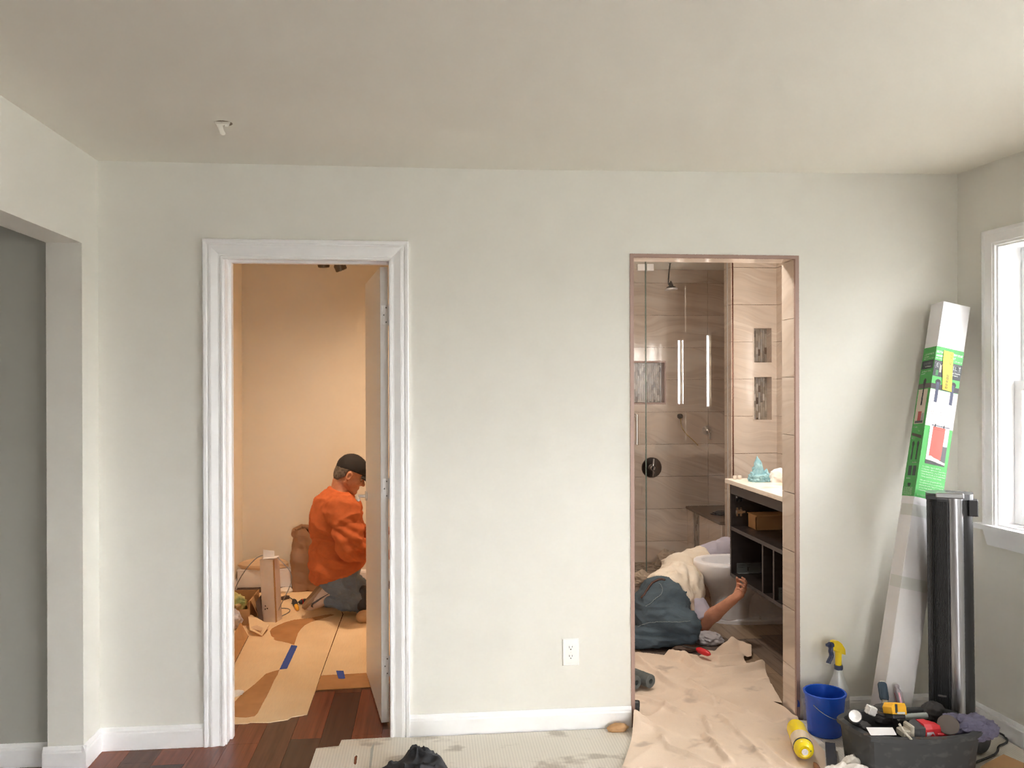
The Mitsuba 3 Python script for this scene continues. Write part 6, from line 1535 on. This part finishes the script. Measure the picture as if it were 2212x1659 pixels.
# head things
def capf(P):
    q = local(P, HR, HO1)
    d = ell_d(q, (-0.008, 0, 0.030), (0.104, 0.085, 0.097))
    d = np.maximum(d, -(q[:, 2] - 0.026 - 0.28 * np.minimum(q[:, 0] + 0.02, 0)))
    return d
cm = sdf_mesh(capf, HO1 - 0.16, HO1 + 0.16, 0.005, 2)
cp1 = part(m1, 'cap', cm, 'mat_cap_black', 'dark baseball cap', smooth=True)
def visf(P):
    q = local(P, HR, HO1)
    zz = 0.026 - 3.0 * q[:, 1] ** 2 - 0.30 * np.maximum(q[:, 0] - 0.08, 0)
    d = np.maximum(np.abs(q[:, 2] - zz) - 0.005, np.sqrt((q[:, 0] / 0.165) ** 2 + (q[:, 1] / 0.082) ** 2) * 0.09 - 0.09)
    return np.maximum(d, 0.070 - q[:, 0])
part(cp1, 'visor', sdf_mesh(visf, HO1 - 0.20, HO1 + 0.20, 0.005, 1), 'mat_cap_black', smooth=40)
def hairf(P):
    q = local(P, HR, HO1)
    d = smin([ell_d(q, (-0.012, 0, 0.024), (0.100, 0.082, 0.092)), ell_d(q, (-0.050, 0, -0.040), (0.050, 0.064, 0.050))], 0.03)
    d = np.maximum(d, q[:, 0] - (-0.012 + 0.5 * np.maximum(q[:, 2], -0.02) - 0.7 * np.maximum(-0.02 - q[:, 2], 0)))
    d = np.maximum(d, -q[:, 2] - 0.080)
    d = np.maximum(d, q[:, 2] - 0.032 - 0.28 * np.minimum(q[:, 0] + 0.02, 0))
    ear = np.minimum(ell_d(q, (0.000, 0.082, -0.012), (0.028, 0.03, 0.040)), ell_d(q, (0.000, -0.082, -0.012), (0.028, 0.03, 0.040)))
    return np.maximum(d, -ear)
part(m1, 'hair', displace(sdf_mesh(hairf, HO1 - 0.16, HO1 + 0.16, 0.005, 1), folds(0.003, 60, 9)), 'mat_hair_grey', 'short greying hair', smooth=True)
for s in (1, -1):
    part(m1, 'eye', xf(trimesh.creation.icosphere(2, 0.011), frame(HO1 + HR @ np.array([0.075, s * 0.031, -0.004]), XA, YA, ZA)), 'mat_eye_white', smooth=True)
# shoes
def shoe(toe, heel, ankle, side, main):
    toe, heel = np.asarray(toe), np.asarray(heel)
    L = np.linalg.norm(toe - heel); f = (toe - heel) / L
    up = norm((ankle - heel) - f * ((ankle - heel) @ f)); s_ = np.cross(f, up)
    R = np.stack([f, s_, up], 1)
    def up_d(P):
        q = (P - heel) @ R
        d = smin([ell_d(q, (0.03, 0, 0.035), (0.055, 0.036, 0.046)), ell_d(q, (L - 0.075, 0, 0.026), (0.085, 0.044, 0.044)), cone_d(q, (0.03, 0, 0.07), (0.115, 0, 0.055), 0.038, 0.038)], 0.03)
        d = np.maximum(d, 0.004 - q[:, 2])
        return np.maximum(d, q[:, 2] - 0.098)
    def so_d(P):
        q = (P - heel) @ R
        w_ = 0.034 + 0.012 * smoothstep_np(0.3 * L, 0.75 * L, q[:, 0])
        d = np.maximum(np.sqrt(((q[:, 0] - L / 2) / (L / 2 + 0.012)) ** 2 + (q[:, 1] / w_) ** 4) * 0.05 - 0.05, np.abs(q[:, 2] - 0.002) - 0.013)
        return d
    lo, hi = np.minimum(toe, heel) - 0.12, np.maximum(toe, heel) + 0.12
    k = part(m1, 'shoe', sdf_mesh(up_d, lo, hi, 0.0055, 2), 'mat_shoe_white', 'pale sneaker with a brown sole and a black curved check mark', smooth=True)
    part(k, 'sole', sdf_mesh(so_d, lo, hi, 0.0045, 1), 'mat_shoe_sole', smooth=40)
    # curved check mark on the outer side, laid on the upper
    sd_ = s_ * side
    ck = sg.Polygon([(L * 0.12, 0.060), (L * 0.55, 0.024), (L * 0.72, 0.016), (L * 0.80, 0.024), (L * 0.80, 0.040), (L * 0.765, 0.028), (L * 0.70, 0.025), (L * 0.55, 0.034)]).buffer(0.0012)
    grid = sheet_mesh(ck, 0.004, lambda p: p[:, 0] * 0)
    v = np.asarray(grid.vertices); y0 = np.full(len(v), 0.07)
    for _ in range(40):
        P_ = heel + (np.c_[v[:, 0], y0 * side, v[:, 1]]) @ R.T
        y0 = y0 - np.maximum(up_d(P_), -0.002) * 0.7
    P_ = heel + (np.c_[v[:, 0], (y0 + 0.0022) * side, v[:, 1]]) @ R.T
    part(k, 'check_mark', solid(tm(P_, grid.faces), 0.0004), 'mat_shoe_dark', 'black curved check mark', smooth=True)
    part(k, 'collar', tube(spline([heel + R @ np.array(q) for q in ((0.000, 0.0, 0.085), (0.02, 0.03, 0.095), (0.06, 0.03, 0.085), (0.085, 0.0, 0.075), (0.06, -0.03, 0.085), (0.02, -0.03, 0.095), (0.0, 0.0, 0.085))], 30), 0.005, 8), 'mat_shoe_dark', smooth=True)
    return k
def smoothstep_np(a, b, x):
    t = np.clip((x - a) / (b - a), 0, 1); return t * t * (3 - 2 * t)
shoe(A1(657, 1310, 1.91), A1(700, 1259, 1.91), A1(720, 1290, 1.93), 1, True)
shoe(A1(661, 1302, 2.16), A1(700, 1256, 2.18), A1(720, 1284, 2.16), -1, False)
# knee pad
kq = A1(788, 1296, 1.875)
kp = part(m1, 'knee_pad', displace(sdf_mesh(lambda P: np.maximum(cone_d(P, kq + [-0.012, 0, 0.055], kq + [-0.006, 0, -0.03], 0.040, 0.045), 0.004 - P[:, 2]), kq - 0.14, kq + 0.14, 0.006, 2), folds(0.005, 22, 5)), 'mat_bar_black', 'black knee pad with a tan cap', smooth=True)
kc = az(783, 1332, 0.038)
part(kp, 'cap', sdf_mesh(lambda P: np.maximum(ell_d(P, kc + [0.012, 0.0, 0], (0.052, 0.050, 0.040)), 0.0055 - P[:, 2]), kc - 0.1, kc + 0.1, 0.005, 2), 'mat_knee_pad', 'tan cap', smooth=True)

# ---------------------------------------------------------------- man in jeans bending down behind the toilet
PV = ay(1428, 1306, 1.20)                  # pelvis
WA = ay(1446, 1286, 1.32)                  # waist
CH = ay(1476, 1266, 1.48)                  # chest
S1 = ay(1468, 1258, 1.40)                  # near shoulder
S2 = ay(1526, 1204, 1.90)
SM = np.array([1.600, 1.70, 0.283])                  # far shoulder
E1 = ay(1519, 1346, 1.22)                 # near elbow, on the floor
W1 = ay(1582, 1296, 1.03)                  # near wrist
E2, W2 = np.array([2.04, 1.985, 0.375]), np.array([2.04, 1.94, 0.12])
KN = ay(1482, 1354, 1.03); HPn = ay(1408, 1322, 1.12); AK = ay(1330, 1384, 1.08) ; KN2 = ay(1482, 1384, 1.03)
KF, HPf, AF = np.array([1.48, 1.36, 0.075]), ay(1424, 1306, 1.30), np.array([1.06, 1.46, 0.06])
HC = np.array([1.69, 2.00, 0.165])
H2R, H2O = head_frame(HC, (0.75, 0.35, -0.55), (0.4, 0.5, 0.55))
KS = np.array([KN[0] - 0.01, KN[1] + 0.015, 0.066])     # the shin's knee end on the floor
AS = np.array([AK[0], AK[1], 0.062])
def trunk2(P, g=0.0):
    return smin([ell_d(P, PV, (0.145 + g, 0.150 + g, 0.140 + g)), ell_d(P, WA, (0.125 + g, 0.155 + g, 0.125 + g)), cone_d(P, WA, CH, 0.115 + g, 0.112 + g), cone_d(P, S1 * 0.8 + SM * 0.2, SM, 0.086 + g, 0.078 + g), cone_d(P, SM, SM * 0.1 + S2 * 0.9, 0.078 + g, 0.074 + g)], 0.06)
def arms2(P, g=0.0):
    a = smin([cone_d(P, S1, E1, 0.056 + g, 0.046 + g), cone_d(P, E1, E1 * 0.6 + W1 * 0.4, 0.045 + g, 0.040 + g), cone_d(P, E1 * 0.6 + W1 * 0.4, W1, 0.040 + g, 0.027 + g)], 0.015)
    b = smin([cone_d(P, S2, E2, 0.058 + g, 0.047 + g), cone_d(P, E2, W2, 0.043 + g, 0.028 + g)], 0.02)
    return np.minimum(a, b)
def legs2(P, g=0.0):
    n_ = smin([cone_d(P, HPn, KN, 0.098 + g, 0.066 + g), cone_d(P, KN, KS, 0.062 + g, 0.056 + g)], 0.03)
    n2 = smin([cone_d(P, KS, AS, 0.056 + g, 0.040 + g), ell_d(P, KS * 0.6 + AS * 0.4, (0.12 + g, 0.056 + g, 0.056 + g))], 0.03)
    f_ = smin([cone_d(P, HPf, KF, 0.095 + g, 0.060 + g), cone_d(P, KF, AF, 0.056 + g, 0.040 + g)], 0.03)
    return smin([smin([n_, n2], 0.006), f_], 0.012)
def hand2(P):
    return hand_d(P, W1 + norm(W1 - E1) * 0.014, norm(W1 - E1) + np.array([0.12, 0.0, 0.10]), (-0.55, -0.1, 0.85), 1.0, (0.62, 0.75, 0.85, 0.95), -1, 0.06, (0.45, 0.8))
def body2(P):
    d = smin([trunk2(P), legs2(P, -0.022)], 0.04)
    d = smin([d, arms2(P)], 0.03)
    nk = cone_d(P, SM + [0.03, 0.12, -0.05], HC + H2R @ np.array([-0.03, 0, -0.06]), 0.062, 0.056)
    d = smin([d, nk], 0.04)
    d = smin([d, head_d(P, H2R, H2O)], 0.014)
    d = smin([d, cone_d(P, AS, AS + [-0.10, 0.03, -0.01], 0.036, 0.03), cone_d(P, AF, AF + [-0.10, 0.03, 0], 0.036, 0.03)], 0.02)
    d = smin([d, hand_d(P, W2, (0.2, 0.1, -1), (-0.9, 0.2, 0), 1.0, (0.3, 0.35, 0.4, 0.4), 1)], 0.01)
    d = smin([d, hand2(P)], 0.010)
    return np.maximum(d, 0.004 - P[:, 2])
m2 = thing('person', 'person in blue jeans and a white shirt kneeling bent over beside the toilet', 'person')
b2 = sdf_mesh(body2, (0.98, 0.92, 0.0), (2.12, 2.14, 0.56), 0.0062, 2)
part(m2, 'body', b2, 'mat_skin_tan', smooth=True)
def tee(P):
    d = smin([trunk2(P, 0.016), ell_d(P, CH + [-0.03, -0.03, -0.02], (0.12, 0.15, 0.14))], 0.05)
    # slack cloth hanging from the near flank to the elbow
    hang = cone_d(P, ay(1478, 1275, 1.34), ay(1506, 1328, 1.31), 0.080, 0.058)
    d = smin([d, hang], 0.06)
    sl = cone_d(P, S1, S1 * 0.22 + E1 * 0.78, 0.076, 0.064)
    d = smin([d, sl], 0.03)
    wn = norm(WA - PV + np.array([0.06, 0.02, 0.04]))
    d = np.maximum(d, -((P - (PV + [0.035, 0.05, 0.075])) @ wn))
    en = norm(E1 - S1); d = np.maximum(d, np.where(np.linalg.norm(P - E1, axis=1) < 0.10, (P - E1) @ en + 0.035, -1))
    d = np.maximum(d, (P - (S2 + [-0.055, -0.02, 0])) @ norm([0.9, 0.45, 0]))
    return np.maximum(d, 0.012 - P[:, 2])
tmesh = sdf_mesh(tee, (1.15, 1.05, 0.0), (2.0, 2.1, 0.58), 0.008, 3)
def tfold(v):
    f = folds(0.024, 10, 14, (1.3, 1.3, 0.5))(v)
    f = f + folds(0.008, 26, 29, (1.4, 1.4, 0.6))(v)
    k = np.exp(-(np.linalg.norm((v - ay(1490, 1285, 1.32)) * [1, 1, 0.7], axis=1) / 0.13) ** 2)
    return f + k * 0.018 * np.sin(95 * v[:, 0] - 30 * v[:, 1] + 18 * v[:, 2] + 4 * meshkit.noise(v * 8, 3))
part(m2, 'shirt', displace(tmesh, tfold), 'mat_tee_white', 'stained white shirt', smooth=True)
def farsl(P):
    d = smin([cone_d(P, S2 - norm(E2 - S2) * 0.05, E2, 0.088, 0.072), cone_d(P, E2, E2 * 0.4 + W2 * 0.6, 0.062, 0.052)], 0.02)
    return np.maximum(d, -((P - (S2 + [-0.065, -0.02, 0])) @ norm([0.9, 0.45, 0])))
part(m2, 'sleeve', displace(sdf_mesh(farsl, (1.5, 1.66, 0.08), (2.12, 2.12, 0.56), 0.008, 3), folds(0.010, 16, 15, (1, 1, 1))), 'mat_sleeve_grey', 'light grey sleeve', smooth=True)
part(m2, 'cuff', displace(sdf_mesh(lambda P: np.maximum(np.abs(cone_d(P, S1 * 0.35 + E1 * 0.65, E1 + (E1 - S1) * 0.02, 0.074, 0.070)) - 0.008, np.maximum((P - E1) @ norm(E1 - S1) + 0.004, 0.008 - P[:, 2])), E1 - 0.2, E1 + 0.2, 0.006, 2), folds(0.006, 22, 16)), 'mat_sleeve_grey', 'light grey sleeve end', smooth=True)
def jeans2(P):
    d = smin([legs2(P, 0.013), ell_d(P, PV, (0.158, 0.162, 0.152)), ell_d(P, (PV + WA) / 2, (0.14, 0.16, 0.13))], 0.035)
    wn = norm(WA - PV + np.array([0.06, 0.02, 0.04]))
    d = np.maximum(d, (P - (PV + [0.045, 0.062, 0.092])) @ wn)
    d = np.maximum(d, np.where(P[:, 2] < 0.2, AS[0] + 0.02 - P[:, 0], -1))
    return np.maximum(d, 0.008 - P[:, 2])
j2 = sdf_mesh(jeans2, (1.0, 0.9, 0.0), (1.75, 1.6, 0.5), 0.0075, 3)
_l0, _l1 = ay(1360, 1372, 1.0), ay(1500, 1374, 0.98)
_m0, _m1 = ay(1440, 1326, 1.05), ay(1508, 1338, 1.0)
def jfold(v):
    f = folds(0.024, 11, 17, (0.7, 1, 1.6))(v)
    for a_, b_, h_, w_ in ((_l0, _l1, 0.022, 0.013), (_m0, _m1, 0.010, 0.010), (ay(1400, 1332, 1.05), ay(1470, 1322, 1.08), 0.010, 0.012)):
        d = cone_d(v * [1, 0.25, 1], a_ * [1, 0.25, 1], b_ * [1, 0.25, 1], 0, 0)
        f = f - h_ * np.exp(-(d / w_) ** 2)
    f = f + folds(0.008, 30, 27, (0.6, 1, 1.7))(v)
    k = np.exp(-(np.linalg.norm((v - KN), axis=1) / 0.12) ** 2)
    return f + k * 0.006 * np.sin(110 * v[:, 2] + 60 * v[:, 0] + 5 * meshkit.noise(v * 12, 6))
j2 = displace(j2, jfold)
jk2 = part(m2, 'jeans', j2, 'mat_denim_blue', 'blue jeans with stitched seams', smooth=True)
# waistband, belt loop, seams and pocket stitching laid on the jeans' surface
mat('stitch', (116, 124, 126), 0.8)
mat('belt_brown', (64, 38, 26), 0.6)
treev = cKDTree(np.asarray(j2.vertices)); j2n = np.asarray(trimesh.Trimesh(j2.vertices, j2.faces, process=False).vertex_normals)
j2t = trimesh.Trimesh(j2.vertices, j2.faces, process=False)
def on_jeans(pxs, n):
    """the photo's seam pixels met with the jeans' surface"""
    out = []
    for x, y in pxs:
        d = norm(ray(x, y)); v = np.asarray(j2t.vertices); w_ = v - CAM; t = w_ @ d; dist = np.linalg.norm(w_ - t[:, None] * d, axis=1)
        c = np.where(dist < dist.min() + 0.010)[0]; c = c[np.argmin(t[c])]; out.append(v[c] + j2n[c] * 0.001)
    q = spline(out, n)
    dd, ii = treev.query(q)
    return np.asarray(j2t.vertices)[ii] * 0.5 + q * 0.5 + j2n[ii] * 0.002
for pxs, nm in (([(1424, 1256), (1427, 1268), (1431, 1280), (1418, 1291), (1405, 1300), (1392, 1309)], 'pocket_seam'), ([(1376, 1352), (1400, 1349), (1430, 1345), (1460, 1341), (1490, 1337)], 'side_seam')):
    part(jk2, nm, tube(taubin(tm(on_jeans(pxs, 30), [(0, 1, 2)]), 0).vertices if False else on_jeans(pxs, 30), 0.0022, 6), 'mat_stitch', 'pale stitching', smooth=True)
bp = on_jeans([(1383, 1292), (1396, 1272), (1410, 1257), (1426, 1249), (1436, 1250)], 30)
part(m2, 'belt', tube(bp, 0.0065, 8), 'mat_belt_brown', 'brown belt', smooth=True)
